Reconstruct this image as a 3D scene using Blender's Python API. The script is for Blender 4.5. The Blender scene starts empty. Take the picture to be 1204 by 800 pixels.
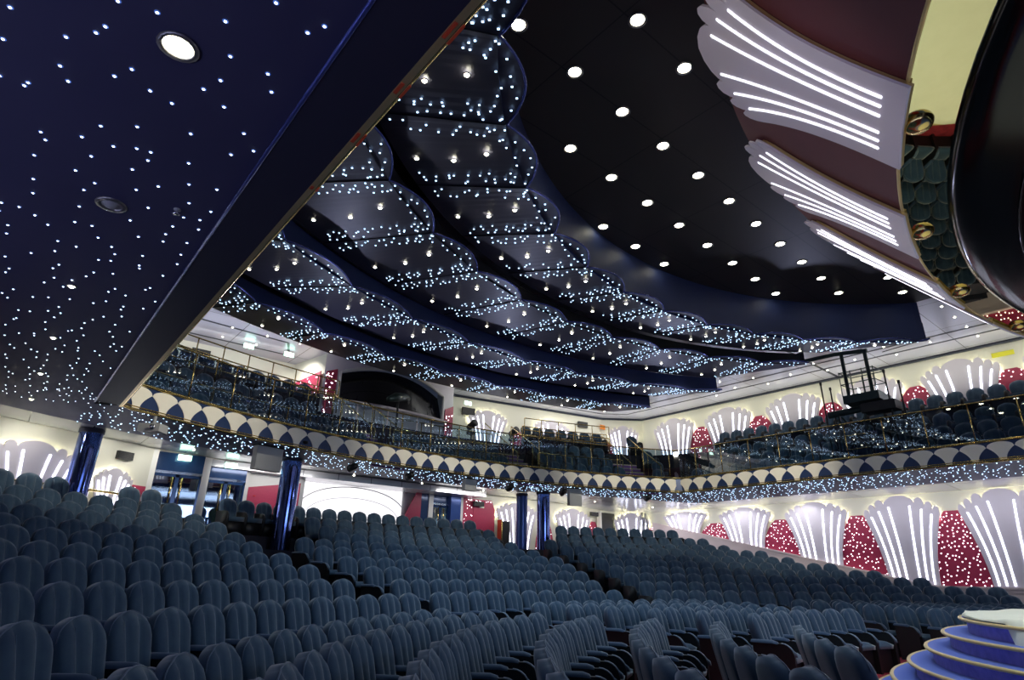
import bpy, bmesh, math, random
from math import sin, cos, pi, radians as rad, sqrt, atan2, degrees
from mathutils import Vector, Matrix
random.seed(7)
sc = bpy.context.scene
COL = sc.collection
EYE = 1.45                      # camera height above the flat front floor
CX, CY = 10.5, -2.9             # centre of the seating curves

# ------------------------------------------------------------------ materials
def mat(name, col, rough=.5, metal=0., spec=.5, em=None, es=0., noise=None, sheen=0., bump=None, sample=True, coat=0.):
    m = bpy.data.materials.new(name); m.use_nodes = True
    nt = m.node_tree; b = nt.nodes['Principled BSDF']
    b.inputs['Base Color'].default_value = (*col, 1)
    b.inputs['Roughness'].default_value = rough
    b.inputs['Metallic'].default_value = metal
    b.inputs['Specular IOR Level'].default_value = spec
    b.inputs['Coat Weight'].default_value = coat
    if sheen:
        b.inputs['Sheen Weight'].default_value = sheen
        b.inputs['Sheen Roughness'].default_value = .4
    if em is not None:
        b.inputs['Emission Color'].default_value = (*em, 1)
        b.inputs['Emission Strength'].default_value = es
    if noise:
        sc_, amt, col2 = noise
        tc = nt.nodes.new('ShaderNodeTexCoord'); n = nt.nodes.new('ShaderNodeTexNoise')
        n.inputs['Scale'].default_value = sc_; n.inputs['Detail'].default_value = 4
        r = nt.nodes.new('ShaderNodeMapRange'); r.inputs[1].default_value = .35; r.inputs[2].default_value = .65
        mx = nt.nodes.new('ShaderNodeMix'); mx.data_type = 'RGBA'
        mx.inputs[6].default_value = (*col, 1); mx.inputs[7].default_value = (*col2, 1)
        mul = nt.nodes.new('ShaderNodeMath'); mul.operation = 'MULTIPLY'; mul.inputs[1].default_value = amt
        L = nt.links
        L.new(tc.outputs['Object'], n.inputs['Vector']); L.new(n.outputs['Fac'], r.inputs[0])
        L.new(r.outputs[0], mul.inputs[0]); L.new(mul.outputs[0], mx.inputs[0]); L.new(mx.outputs[2], b.inputs['Base Color'])
    if bump:
        s_, st = bump
        tc = nt.nodes.new('ShaderNodeTexCoord'); n = nt.nodes.new('ShaderNodeTexNoise'); n.inputs['Scale'].default_value = s_
        bp = nt.nodes.new('ShaderNodeBump'); bp.inputs['Strength'].default_value = st; bp.inputs['Distance'].default_value = .02
        nt.links.new(tc.outputs['Object'], n.inputs['Vector']); nt.links.new(n.outputs['Fac'], bp.inputs['Height']); nt.links.new(bp.outputs[0], b.inputs['Normal'])
    if not sample:
        m.cycles.emission_sampling = 'NONE'
    return m

def panel_mat(name, col, seam, size, rough, metal=.0, spec=.5, width=.012):
    """large ceiling panels with thin dark joints"""
    m = mat(name, col, rough, metal, spec); nt = m.node_tree; b = nt.nodes['Principled BSDF']
    tc = nt.nodes.new('ShaderNodeTexCoord'); br = nt.nodes.new('ShaderNodeTexBrick')
    br.offset = 0; br.inputs['Color1'].default_value = (*col, 1); br.inputs['Color2'].default_value = (*[c*.93 for c in col], 1)
    br.inputs['Mortar'].default_value = (*seam, 1); br.inputs['Scale'].default_value = 1
    br.inputs['Mortar Size'].default_value = width; br.inputs['Brick Width'].default_value = size[0]; br.inputs['Row Height'].default_value = size[1]
    nt.links.new(tc.outputs['Object'], br.inputs['Vector']); nt.links.new(br.outputs['Color'], b.inputs['Base Color'])
    return m

def glass_mat(name, tint=(.75, .88, .9), refl=.22):
    m = bpy.data.materials.new(name); m.use_nodes = True; nt = m.node_tree
    for n in list(nt.nodes): nt.nodes.remove(n)
    o = nt.nodes.new('ShaderNodeOutputMaterial'); t = nt.nodes.new('ShaderNodeBsdfTransparent'); g = nt.nodes.new('ShaderNodeBsdfGlossy')
    t.inputs[0].default_value = (*tint, 1); g.inputs['Roughness'].default_value = .02
    f = nt.nodes.new('ShaderNodeFresnel'); f.inputs[0].default_value = 1.5
    a = nt.nodes.new('ShaderNodeMath'); a.operation = 'ADD'; a.inputs[1].default_value = refl*.4; a.use_clamp = True
    x = nt.nodes.new('ShaderNodeMixShader'); L = nt.links
    L.new(f.outputs[0], a.inputs[0]); L.new(a.outputs[0], x.inputs[0]); L.new(t.outputs[0], x.inputs[1]); L.new(g.outputs[0], x.inputs[2]); L.new(x.outputs[0], o.inputs[0])
    return m

M = dict(
 navy=mat('navy ceiling', (.055, .055, .115), .6, 0, .3, noise=(1.3, .5, (.065, .064, .13))),
 navyface=mat('navy lacquer face', (.035, .035, .058), .55, .0, .3),
 rim=mat('blue metal rim', (.10, .13, .42), .25, .6),
 band=mat('dark grey ceiling band', (.06, .058, .085), .42, .0, .4),
 bandface=mat('deep blue riser', (.022, .036, .12), .55, 0, .3),
 blackface=mat('black velvet riser', (.006, .006, .010), .6),
 blackceil=panel_mat('black ceiling panels', (.042, .039, .034), (.010, .010, .010), (2.4, 1.2), .45),
 ceil=panel_mat('pale ceiling panels', (.60, .60, .70), (.06, .06, .09), (2.4, 2.4), .3, .2),
 ring=panel_mat('soffit panels', (.62, .62, .64), (.07, .07, .10), (1.2, 3.0), .22, .3),
 groove=mat('dark groove', (.01, .015, .035), .4),
 cream=mat('cream wall', (.72, .70, .60), .6, noise=(2, .3, (.66, .65, .58))),
 wallwhite=mat('white wall', (.75, .74, .72), .5),
 fan=mat('cream fan panel', (.92, .86, .70), .5, noise=(6, .35, (.86, .80, .64))),
 fascia=mat('navy striped fascia', (.022, .045, .12), .3, .2),
 gold=mat('polished brass', (.78, .58, .20), .18, 1.),
 goldd=mat('dull gold', (.80, .62, .28), .42, .7),
 chrome=mat('chrome', (.75, .76, .8), .12, 1.),
 shell=mat('pearl shell panel', (.66, .61, .67), .45, .0, .5),
 pearl=mat('pearl wing panel', (.84, .76, .80), .5, .0, .4),
 strip=mat('white neon strip', (1, 1, 1), .5, em=(.80, .84, 1.), es=5.5),
 stripw=mat('wing neon strip', (1, 1, 1), .5, em=(.86, .88, 1.), es=2.2),
 back=mat('backlight strip', (1, 1, 1), .5, em=(1., 1., .66), es=24),
 red=mat('crimson panel', (.46, .035, .095), .45, noise=(14, .4, (.36, .025, .075))),
 redwall=mat('dark red canopy', (.15, .035, .038), .6, noise=(3, .5, (.13, .03, .034))),
 carpet=mat('red carpet', (.42, .03, .05), .9, noise=(9, .8, (.24, .012, .03)), bump=(60, .3)),
 carpetd=mat('dark blue carpet', (.012, .018, .035), .9, noise=(9, .8, (.03, .02, .03))),
 star=mat('star light', (1, 1, 1), .5, em=(.46, .70, 1.), es=3.8, sample=False), starhot=mat('star light core', (1, 1, 1), .5, em=(.7, .85, 1.), es=8, sample=False),
 halo=mat('blue painted star glow', (.02, .05, .2), .5, em=(.07, .16, .62), es=.8, sample=False),
 starw=mat('white star light', (1, 1, 1), .5, em=(.92, .90, 1.), es=5, sample=False),
 lamp=mat('lamp lens', (1, 1, 1), .5, em=(1., .96, .74), es=20, sample=False),
 lampring=mat('lamp ring', (.35, .34, .32), .3, .8),
 velvet=mat('blue velvet', (.038, .075, .125), .75, 0, .25, sheen=.6, noise=(5, .9, (.065, .115, .165))),
 velvetd=mat('blue velvet arm', (.035, .070, .135), .6, 0, .35, sheen=.5),
 piping=mat('blue piping', (.10, .15, .22), .6, sheen=.6),
 seatside=mat('black seat side', (.008, .008, .010), .5),
 column=mat('mirror blue column', (.10, .14, .36), .09, 1.),
 columnd=mat('blue lacquer column', (.03, .07, .25), .2, .3),
 black=mat('matt black', (.006, .006, .007), .5),
 gloss=mat('black gloss', (.003, .003, .003), .14, 0, .22),
 mirror=mat('gold tinted ceiling mirror', (.80, .73, .40), .015, 1.),
 stageblue=mat('blue stage carpet', (.08, .15, .56), .85, noise=(25, .5, (.07, .14, .58)), sheen=.3),
 riser=mat('violet blue riser fabric', (.24, .22, .72), .8, sheen=.4, noise=(12, .6, (.10, .09, .50))),
 cover=mat('off-white dust sheet', (.80, .80, .66), .7, bump=(5, .5), noise=(3, .3, (.70, .70, .56))),
 tape=mat('red orange tape', (.75, .10, .03), .5),
 screen=mat('lit white screen', (.9, .88, .9), .6, em=(1, .97, 1), es=1.1),  # emission stands in for the strong light on the recess wall
 boothglass=mat('booth window glass', (.004, .004, .006), .04, 0, .9),
 glass=glass_mat('balcony glass', (.50, .66, .74), .5),
 green=mat('exit sign face', (.6, 1, .8), .5, em=(.55, 1, .78), es=5),
 steel=mat('dark green steel', (.03, .05, .05), .4, .5),
 grey=mat('grey equipment', (.42, .42, .40), .5),
 step=mat('beige stair tread', (.55, .45, .33), .6), stepr=mat('violet stair riser', (.22, .08, .30), .6),
 plant=mat('palm leaf', (.10, .16, .02), .6),
 door=mat('navy glass door', (.02, .05, .14), .15, .2),
 orange=mat('orange panel', (.8, .25, .03), .5), yellow=mat('yellow paper', (.85, .8, .05), .6),
 dado=mat('pinkish painted dado', (.66, .55, .54), .5),
 cloth=mat('red cloth', (.6, .03, .03), .8),
)

# ------------------------------------------------------------------ mesh tools
class MB:
    def __init__(s): s.v = []; s.f = []; s.m = []; s.mi = 0
    def add(s, vs, fs):
        o = len(s.v); s.v += [tuple(v) for v in vs]; s.f += [tuple(i+o for i in f) for f in fs]; s.m += [s.mi]*len(fs)
        return s
    def box(s, x0, x1, y0, y1, z0, z1, mtx=None):
        vs = [(x, y, z) for z in (z0, z1) for y in (y0, y1) for x in (x0, x1)]
        if mtx is not None: vs = [mtx @ Vector(v) for v in vs]
        return s.add(vs, [(0, 2, 3, 1), (4, 5, 7, 6), (0, 1, 5, 4), (2, 6, 7, 3), (0, 4, 6, 2), (1, 3, 7, 5)])
    def tube(s, pts, r, n=8, caps=True, closed=False, flat=None):
        pts = [Vector(p) for p in pts]; N = len(pts); vs = []
        up = Vector((0, 0, 1))
        for i, p in enumerate(pts):
            a = pts[i-1] if (i or closed) else p; b = pts[(i+1) % N] if (i < N-1 or closed) else p
            t = (b-a).normalized()
            u = up if abs(t.z) < .95 else Vector((1, 0, 0))
            x = t.cross(u).normalized(); y = x.cross(t)
            rr = r[i] if isinstance(r, (list, tuple)) else r
            ry = rr if flat is None else flat
            for k in range(n):
                w = 2*pi*k/n; vs.append(p+x*cos(w)*rr+y*sin(w)*ry)
        fs = []
        for i in range(N if closed else N-1):
            j = (i+1) % N
            for k in range(n):
                l = (k+1) % n; fs.append((i*n+k, i*n+l, j*n+l, j*n+k))
        if caps and not closed: fs += [tuple(range(n))[::-1], tuple((N-1)*n+k for k in range(n))]
        return s.add(vs, fs)
    def prism(s, poly, z0, z1):
        n = len(poly); vs = [(x, y, z0) for x, y in poly]+[(x, y, z1) for x, y in poly]
        return s.add(vs, [tuple(range(n))[::-1], tuple(range(n, 2*n))]+[(i, (i+1) % n, n+(i+1) % n, n+i) for i in range(n)])
    def grid(s, P, flip=False):
        nu = len(P); nv = len(P[0]); vs = [p for r in P for p in r]
        fs = [((i*nv+j), ((i+1)*nv+j), ((i+1)*nv+j+1), (i*nv+j+1)) for i in range(nu-1) for j in range(nv-1)]
        if flip: fs = [f[::-1] for f in fs]
        return s.add(vs, fs)
    def slab(s, P, Q):
        """closed skin between two grids of the same size"""
        nu = len(P); nv = len(P[0]); o = len(s.v)
        s.grid(P); s.grid(Q, True); q = nu*nv
        f = []
        for i in range(nu-1):
            for j in (0, nv-1):
                a, b = i*nv+j, (i+1)*nv+j; f.append((a, b, b+q, a+q) if j else (b, a, a+q, b+q))
        for j in range(nv-1):
            for i in (0, nu-1):
                a, b = i*nv+j, i*nv+j+1; f.append((b, a, a+q, b+q) if i else (a, b, b+q, a+q))
        s.f += [tuple(k+o for k in g) for g in f]; s.m += [s.mi]*len(f); return s
    def lathe(s, prof, n=16, c=(0, 0, 0)):
        vs = [(c[0]+r*cos(2*pi*k/n), c[1]+r*sin(2*pi*k/n), c[2]+z) for r, z in prof for k in range(n)]
        fs = [(i*n+k, i*n+(k+1) % n, (i+1)*n+(k+1) % n, (i+1)*n+k) for i in range(len(prof)-1) for k in range(n)]
        return s.add(vs, fs)
    def mesh(s, name, mats, smooth=False):
        me = bpy.data.meshes.new(name); me.from_pydata(s.v, [], s.f)
        for m in (mats if isinstance(mats, (list, tuple)) else [mats]): me.materials.append(m)
        if any(s.m): me.polygons.foreach_set('material_index', s.m)
        if smooth: me.polygons.foreach_set('use_smooth', [True]*len(me.polygons))
        me.update(); return me
    def build(s, name, mats, parent=None, smooth=False, loc=None):
        me = s.mesh(name, mats, smooth)
        return link(name, me, parent, loc)
def link(name, me, parent=None, loc=None, rz=0):
    o = bpy.data.objects.new(name, me); COL.objects.link(o)
    if loc is not None: o.location = loc
    if rz: o.rotation_euler = (0, 0, rz)
    if parent is not None: o.parent = parent
    return o
def tag(o, label=None, cat=None, group=None, kind=None):
    if label: o['label'] = label
    if cat: o['category'] = cat
    if group: o['group'] = group
    if kind: o['kind'] = kind
    return o
def thing(name, label, cat, loc=(0, 0, 0), rz=0, group=None):
    o = bpy.data.objects.new(name, None); COL.objects.link(o); o.location = loc; o.rotation_euler = (0, 0, rz)
    o.empty_display_size = .1
    return tag(o, label, cat, group)
def struct(o): o['kind'] = 'structure'; return o
def dup(root, loc=None, rz=None, label=None, group=None):
    r = root.copy(); COL.objects.link(r)
    if loc is not None: r.location = loc
    if rz is not None: r.rotation_euler = (0, 0, rz)
    if label: r['label'] = label
    if group: r['group'] = group
    for ch in list(root.children):
        c = ch.copy(); COL.objects.link(c); c.parent = r
        for g in list(ch.children):
            d = g.copy(); COL.objects.link(d); d.parent = c
    return r
ORD = ['first', 'second', 'third', 'fourth', 'fifth', 'sixth', 'seventh', 'eighth', 'ninth', 'tenth', 'eleventh', 'twelfth',
       'thirteenth', 'fourteenth', 'fifteenth', 'sixteenth', 'seventeenth', 'eighteenth', 'nineteenth', 'twentieth']
def ordn(i):
    if i < 20: return ORD[i]
    t = ['twenty', 'thirty', 'forty', 'fifty', 'sixty'][(i+1)//10-2]; u = (i+1) % 10
    return t+'-'+ORD[u-1] if u else {'twenty': 'twentieth', 'thirty': 'thirtieth', 'forty': 'fortieth', 'fifty': 'fiftieth', 'sixty': 'sixtieth'}[t]
def Z(dz): return dz+EYE
def pol(R, a, c=(CX, CY)):        # a in degrees from +Y, positive towards +X
    return c[0]+R*sin(rad(a)), c[1]+R*cos(rad(a))

# ------------------------------------------------------------------ camera
F, P_, A_, RO = 699., rad(21.34), rad(39.4), rad(1.066)
fw = Vector((sin(A_)*cos(P_), cos(A_)*cos(P_), sin(P_))); r0 = Vector((cos(A_), -sin(A_), 0)); u0 = r0.cross(fw)
rv = r0*cos(RO)+u0*sin(RO); uv = -r0*sin(RO)+u0*cos(RO)
cam = bpy.data.cameras.new('camera'); co = bpy.data.objects.new('camera', cam); COL.objects.link(co); sc.camera = co
cam.sensor_width = 36; cam.lens = F*36/1204; cam.clip_start = .05; cam.clip_end = 200
mt = Matrix((rv, uv, -fw)).transposed().to_4x4(); mt.translation = (0, 0, EYE); co.matrix_world = mt
def proj(x, y, z):
    d = Vector((x, y, z-EYE)); D = d.dot(fw)
    return (602+F*d.dot(rv)/D, 400-F*d.dot(uv)/D, D) if D > .1 else (9e9, 9e9, D)

# ------------------------------------------------------------------ plan of the hall
ROWS_F = [7.3, 8.15, 8.92, 9.70, 10.48, 11.22, 11.95]
ROWS_R = [12.95+.95*i for i in range(10)]
DZ_R = [-.34, -.15, .06, .25, .46, .66, .90, 1.10, 1.38, 1.74]
def zfloor_row(i): return Z(DZ_R[i])-.95
XR, XL = 24.3, -3.3
WALL_LOW = [(XL, -8), (XL, 15.2), (-.5, 16.8), (1.1, 17.7), (2.9, 18.7), (5.5, 19.6), (7.9, 20.1), (22.6, 20.2), (XR, 18.9), (XR, -8)]
WALL_UP = [(XL, -8), (XL, 22.6), (7.5, 22.5), (7.9, 20.4), (13.8, 20.7), (13.9, 21.9), (22.6, 20.2), (XR, 18.9), (XR, -8)]

# floor
b = MB()
b.mi = 0
b.box(-6, 27, -10, 24, -.12, 0)
b.mi = 1
edges = [12.95-.62]+[r-.62 for r in ROWS_R[1:]]+[24.5]
for i in range(10):
    r0_, r1_ = edges[i], (edges[i+1] if i < 9 else 24.9); z = zfloor_row(i); zp = 0 if i == 0 else zfloor_row(i-1)
    n = 64; an = [-88+176*k/n for k in range(n+1)]
    b.grid([[(*pol(r0_, a), z), (*pol(r1_, a), z)] for a in an], True)
    b.grid([[(*pol(r0_, a), max(zp-.0, 0)), (*pol(r0_, a), z)] for a in an])
struct(b.build('floor', [M['carpet'], M['carpetd']]))

def wall(name, pts, z0, z1, m, t=.15):
    b = MB()
    for (x0, y0), (x1, y1) in zip(pts, pts[1:]):
        d = Vector((x1-x0, y1-y0)).normalized(); nrm = Vector((-d.y, d.x))*t
        vs = [(x0, y0, z0), (x1, y1, z0), (x1, y1, z1), (x0, y0, z1), (x0+nrm.x, y0+nrm.y, z0), (x1+nrm.x, y1+nrm.y, z0), (x1+nrm.x, y1+nrm.y, z1), (x0+nrm.x, y0+nrm.y, z1)]
        b.add(vs, [(0, 1, 2, 3), (5, 4, 7, 6), (0, 4, 5, 1), (3, 2, 6, 7), (0, 3, 7, 4), (1, 5, 6, 2)])
    return struct(b.build(name, m))
ZS = Z(2.95)
wall('wall_left', WALL_LOW[:2], 0, Z(7.45), M['cream'])
# lower back wall is built in runs so that real openings stay open
wall('wall_back_left', WALL_LOW[1:5], 0, ZS, M['cream'])
wall('wall_back_right', [(14.15, 20.13), (22.6, 20.2), (XR, 18.9)], 0, ZS, M['cream'])
wall('wall_right', [(XR, 18.9), (XR, -8)], 0, Z(7.45), M['cream'])
wall('wall_back_upper', WALL_UP[1:4], Z(2.9), Z(7.45), M['cream'])
wall('wall_back_upper', WALL_UP[4:8], Z(2.9), Z(7.45), M['cream'])
wall('wall_stage', [(XR, -8), (XL, -8)], 0, Z(7.45), M['black'])

# ------------------------------------------------------------------ balcony
def fas(s):
    """point on the balcony front line: s in metres along left straight, arc, right straight"""
    R = 19.0; a0 = degrees(math.asin(9.18/R)); L0 = 13.73+8; La = R*rad(2*a0)
    if s < L0: return (1.32, -8+s, 1, 0)
    if s < L0+La:
        a = -a0+degrees((s-L0)/R); x, y = pol(R, a); return (x, y, -sin(rad(a)), -cos(rad(a)))
    return (19.68, 13.73-(s-L0-La), -1, 0)
a0 = degrees(math.asin(9.18/19.)); LARC = 19*rad(2*a0); LTOT = 2*21.73+LARC
def sweep(name, prof, m, s0, s1, n, parent=None, smooth=False, mb=None):
    """prof: list of (inward offset, z)"""
    b = mb or MB(); G = []
    for k in range(n+1):
        x, y, nx, ny = fas(s0+(s1-s0)*k/n); G.append([(x+nx*o, y+ny*o, z) for o, z in prof])
    b.grid(G)
    if mb: return b
    return b.build(name, m, parent, smooth)
def soffit_z(x, y):
    t = min(1, max(0, (x-19.68)/4.6)); return Z(2.93)-.20*t
# soffit: blue star area next to the front, pale panels next to the wall
def wall_hit(x, y):
    dx, dy = x-CX, y-CY; best = 1e9
    for (x0, y0), (x1, y1) in zip(WALL_LOW, WALL_LOW[1:]):
        ex, ey = x1-x0, y1-y0; den = dx*ey-dy*ex
        if abs(den) < 1e-9: continue
        t = ((x0-CX)*ey-(y0-CY)*ex)/den; u = ((x0-CX)*dy-(y0-CY)*dx)/den
        if t > 0 and -.001 <= u <= 1.001: best = min(best, t)
    return CX+dx*best, CY+dy*best
def star_edge(a):
    """outer limit of the star soffit in direction a from the centre"""
    x, y = pol(21.3, a)
    if x > 22.3: x, y = 22.3, CY+(22.3-CX)/math.tan(rad(a))
    return x, y
bs, bp = MB(), MB(); Gs, Gp = [], []
for k in range(121):
    a = -24+ (118)*k/120          # back and right part
    if a < -22: pass
    R = 19.0; x, y = pol(R, a)
    if a > a0: x, y = 19.68, CY+9.18/math.tan(rad(a))
    if a > 89: break
    xs, ys = star_edge(a); xw, yw = wall_hit(*pol(1, a))
    Gs.append([(x, y, soffit_z(x, y)), ((x+xs)/2, (y+ys)/2, soffit_z((x+xs)/2, 0)), (xs, ys, soffit_z(xs, ys))])
    Gp.append([(xs, ys, soffit_z(xs, ys)+.05), (xw, yw, soffit_z(xw, yw)+.05)])
bs.grid(Gs, True); bp.grid(Gp, True)
# left part, over the camera
g1, g2 = [], []
for k in range(41):
    a = -62+(62-24)*k/40
    x, y = pol(19, a)
    if a < -a0: x, y = .9, CY+9.6/math.tan(rad(-a))
    xs, ys = star_edge(a); xw, yw = wall_hit(*pol(1, a))
    if xs < XL:
        xs, ys = xw, yw
    g1.append([(x, y, soffit_z(0, 0)), (xs, ys, soffit_z(0, 0))]); g2.append([(xs, ys, soffit_z(0, 0)+.03), (xw, yw, soffit_z(0, 0)+.03)])
bs.grid(g1, True); bp.grid(g2, True)
bs.box(XL, .9, -8, CY+9.6/math.tan(rad(62))+.02, soffit_z(0, 0), soffit_z(0, 0)+.02)
struct(bs.build('ceiling', M['navy']))
struct(bp.build('ceiling', M['ring']))
# balcony floor slab, rising in rows
BR = [(20.05, 3.95), (20.85, 4.40), (21.55, 4.95), (22.45, 5.78)]     # radius of row, height of seat tops (rel. eye)
bb = MB()
lev = [(19.05, 3.02), (20.45, 3.45), (21.15, 4.0), (21.95, 4.83), (23.2, 4.83)]
for i in range(4):
    ra, z = lev[i]; rb = lev[i+1][0]; zp = Z(2.96) if i == 0 else Z(lev[i-1][1])
    G, H = [], []
    for k in range(81):
        s = 4+(LTOT-8)*k/80; x, y, nx, ny = fas(s); oa, ob = -(ra-19.0), -(rb-19.0)
        if i == 3: ob = -5.2
        G.append([(x+nx*oa, y+ny*oa, Z(z)), (x+nx*ob, y+ny*ob, Z(z))]); H.append([(x+nx*oa, y+ny*oa, zp), (x+nx*oa, y+ny*oa, Z(z))])
    bb.grid(G, True); bb.grid(H)
struct(bb.build('trim_1', M['carpetd']))

# the front itself
bf = thing('balcony_parapet', 'long curved navy balcony front edged in brass with cream fan panels all along', 'balcony')
sweep('fascia_board', [(-.12, Z(2.93)), (-.12, Z(3.46)), (0, Z(3.46)), (0, Z(2.93)), (-.12, Z(2.93))], M['fascia'], 0, LTOT, 220, bf)
for nm, z, r in (('brass_rail', 3.455, .035), ('brass_rail', 2.925, .03), ('brass_rail', 2.985, .012)):
    pts = []
    for k in range(221):
        x, y, nx, ny = fas(LTOT*k/220); pts.append((x+nx*.02, y+ny*.02, Z(z)))
    MB().tube(pts, r, 8).build(nm, M['gold'], bf, True)
def fan_mesh():
    W, zb, zn, zt = .30, .02, .35, .485       # half pitch, foot, notch, top  (above fascia bottom)
    P, Q = [], []
    for i in range(21):
        t = -1+2*i/20; row, rq = [], []
        for j in range(9):
            v = j/8
            ztop = zn+(zt-zn)*sqrt(max(0, 1-t*t))
            z = zb+(ztop-zb)*v; vv = (z-zb)/(zn-zb); w = .075+(W-.004-.075)*min(1, max(0, vv))**2.0
            if vv > 1: w = W-.004
            row.append((t*w, .015, z)); rq.append((t*w, 0, z))
        P.append(row); Q.append(rq)
    b = MB(); b.slab(P, Q); return b.mesh('fan_panel', M['fan'])
fm = fan_mesh()
nf = int(LTOT/.6); f_list = []
runs = [(0., 21.73, 36), (21.73, 21.73+LARC, 32), (21.73+LARC, LTOT, 36)]
for s in [q0+(q1-q0)*(k+.5)/n_ for q0, q1, n_ in runs for k in range(n_)]:
    x, y, nx, ny = fas(s); X, Y, D = proj(x, y, Z(3.2))
    f_list.append((D if (-60 < X < 1270 and D > 0 and s > 21) else 900+D, s))
f_list.sort(); step_scale = 1.0
for D, s in f_list[:98]:
    if D > 800: continue
    x, y, nx, ny = fas(s)
    o = link('fan_panel', fm, bf, (x+nx*.004, y+ny*.004, Z(2.93)), atan2(nx, -ny)+pi); o.scale = (1.0, 1, 1)

b = MB(); b.box(1.29, 1.345, -8, 13.7, Z(2.896), Z(2.905)); b.build('brass_edge', M['goldd'], bf)
# beam under the left balcony edge with its bright rim
b = MB(); b.box(.88, 1.30, -8, 13.55, Z(2.90), Z(2.96))
struct(b.build('trim_2', M['navyface']))
b = MB(); b.tube([(.88, -8, Z(2.905)), (.88, 13.6, Z(2.905))], .018, 8)
struct(b.build('trim_3', M['rim'], smooth=True))
for i, y in enumerate((2.21, 2.79, 3.41, 4.2)):
    b = MB(); L = (.16, .13, .14, .05)[i]
    L *= .5; b.box(1.345, 1.362, y-L, y+L*1.1, Z(2.893), Z(2.93)); b.box(1.295, 1.318, y-L*.9, y+L*.8, Z(2.889), Z(2.895))
    tag(b.build('tape_strip', M['tape']), ['orange-red tape wrapped on the balcony edge nearest the top of the picture',
        'orange-red tape wrapped on the balcony edge, second from the top', 'orange-red tape wrapped on the balcony edge, third from the top',
        'short scrap of orange-red tape lowest on the balcony edge'][i], 'tape', 'tape on the balcony edge')

# ------------------------------------------------------------------ glass balustrade
gb = thing('glass_balustrade', 'clear glass balustrade with brass posts and rail along the curved balcony front', 'balustrade')
pm = {}
s = 21.0; k = 0; S1 = LTOT-9
npan = 60; L = (S1-s)/npan
for k in range(npan):
    sa, sb = s+L*k+.02, s+L*(k+1)-.02
    b = MB(); G = []
    for q in range(4):
        x, y, nx, ny = fas(sa+(sb-sa)*q/3); G.append([(x-nx*.05, y-ny*.05, Z(3.5)), (x-nx*.05, y-ny*.05, Z(4.5))])
    b.grid(G); b.build('glass_panel', M['glass'], gb)
pts = []
for q in range(161):
    x, y, nx, ny = fas(s+(S1-s)*q/160); pts.append((x-nx*.05, y-ny*.05, Z(4.53)))
MB().tube(pts, .022, 8).build('top_rail', M['gold'], gb, True)
pmesh = MB().tube([(0, 0, 0), (0, 0, 1.02)], .016, 8).mesh('post', M['gold'], True)
for k in range(npan+1):
    x, y, nx, ny = fas(s+L*k)
    if k % 2 == 0: link('post', pmesh, gb, (x-nx*.05, y-ny*.05, Z(3.48)))

# ------------------------------------------------------------------ upper ceilings
bc = MB()
ZC = Z(7.45)
bc.box(13, XR+.2, -8, 23, ZC, ZC+.1); bc.box(XL, 13, -8, 23, ZC, ZC+.1)
ob = struct(bc.build('ceiling', M['ceil']))
# black middle field, a little lower, ending in a straight edge on the right
BCY = -1.6
b = MB(); b.box(-.5, 17.72, -7.9, 9.0, Z(7.02), Z(7.40)); struct(b.build('ceiling', M['blackceil']))
# dark channel lines in the pale ceiling
b = MB()
for (x0, y0), (x1, y1) in (((22.9, -6), (22.9, 18.7)), ((22.9, 18.7), (21.9, 19.5)), ((21.9, 19.5), (14, 20.9)), ((22.1, -6), (22.1, 18.1)), ((22.1, 18.1), (21.2, 18.9)), ((21.2, 18.9), (14, 20.0)),
                            ((-2, 21.7), (7.0, 21.6)), ((-2, 19.6), (6.4, 20.3)), ((6.4, 20.3), (6.9, 21.6)), ((-2, 17.4), (7, 17.9)), ((19.5, 9), (24.2, 9.1)), ((14.5, 18.6), (22, 17))):
    d = Vector((x1-x0, y1-y0)).normalized(); w = .045; n = Vector((-d.y, d.x))*w
    b.prism([(x0+n.x, y0+n.y), (x0-n.x, y0-n.y), (x1-n.x, y1-n.y), (x1+n.x, y1+n.y)], ZC-.012, ZC+.002)
struct(b.build('trim_4', M['groove']))
b = MB()
b.tube([(XR-.08, -7, ZC-.05), (XR-.08, 18.85, ZC-.05), (22.55, 20.1, ZC-.05), (13.9, 21.8, ZC-.05)], .05, 6)
struct(b.build('trim_5', M['groove']))

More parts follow.
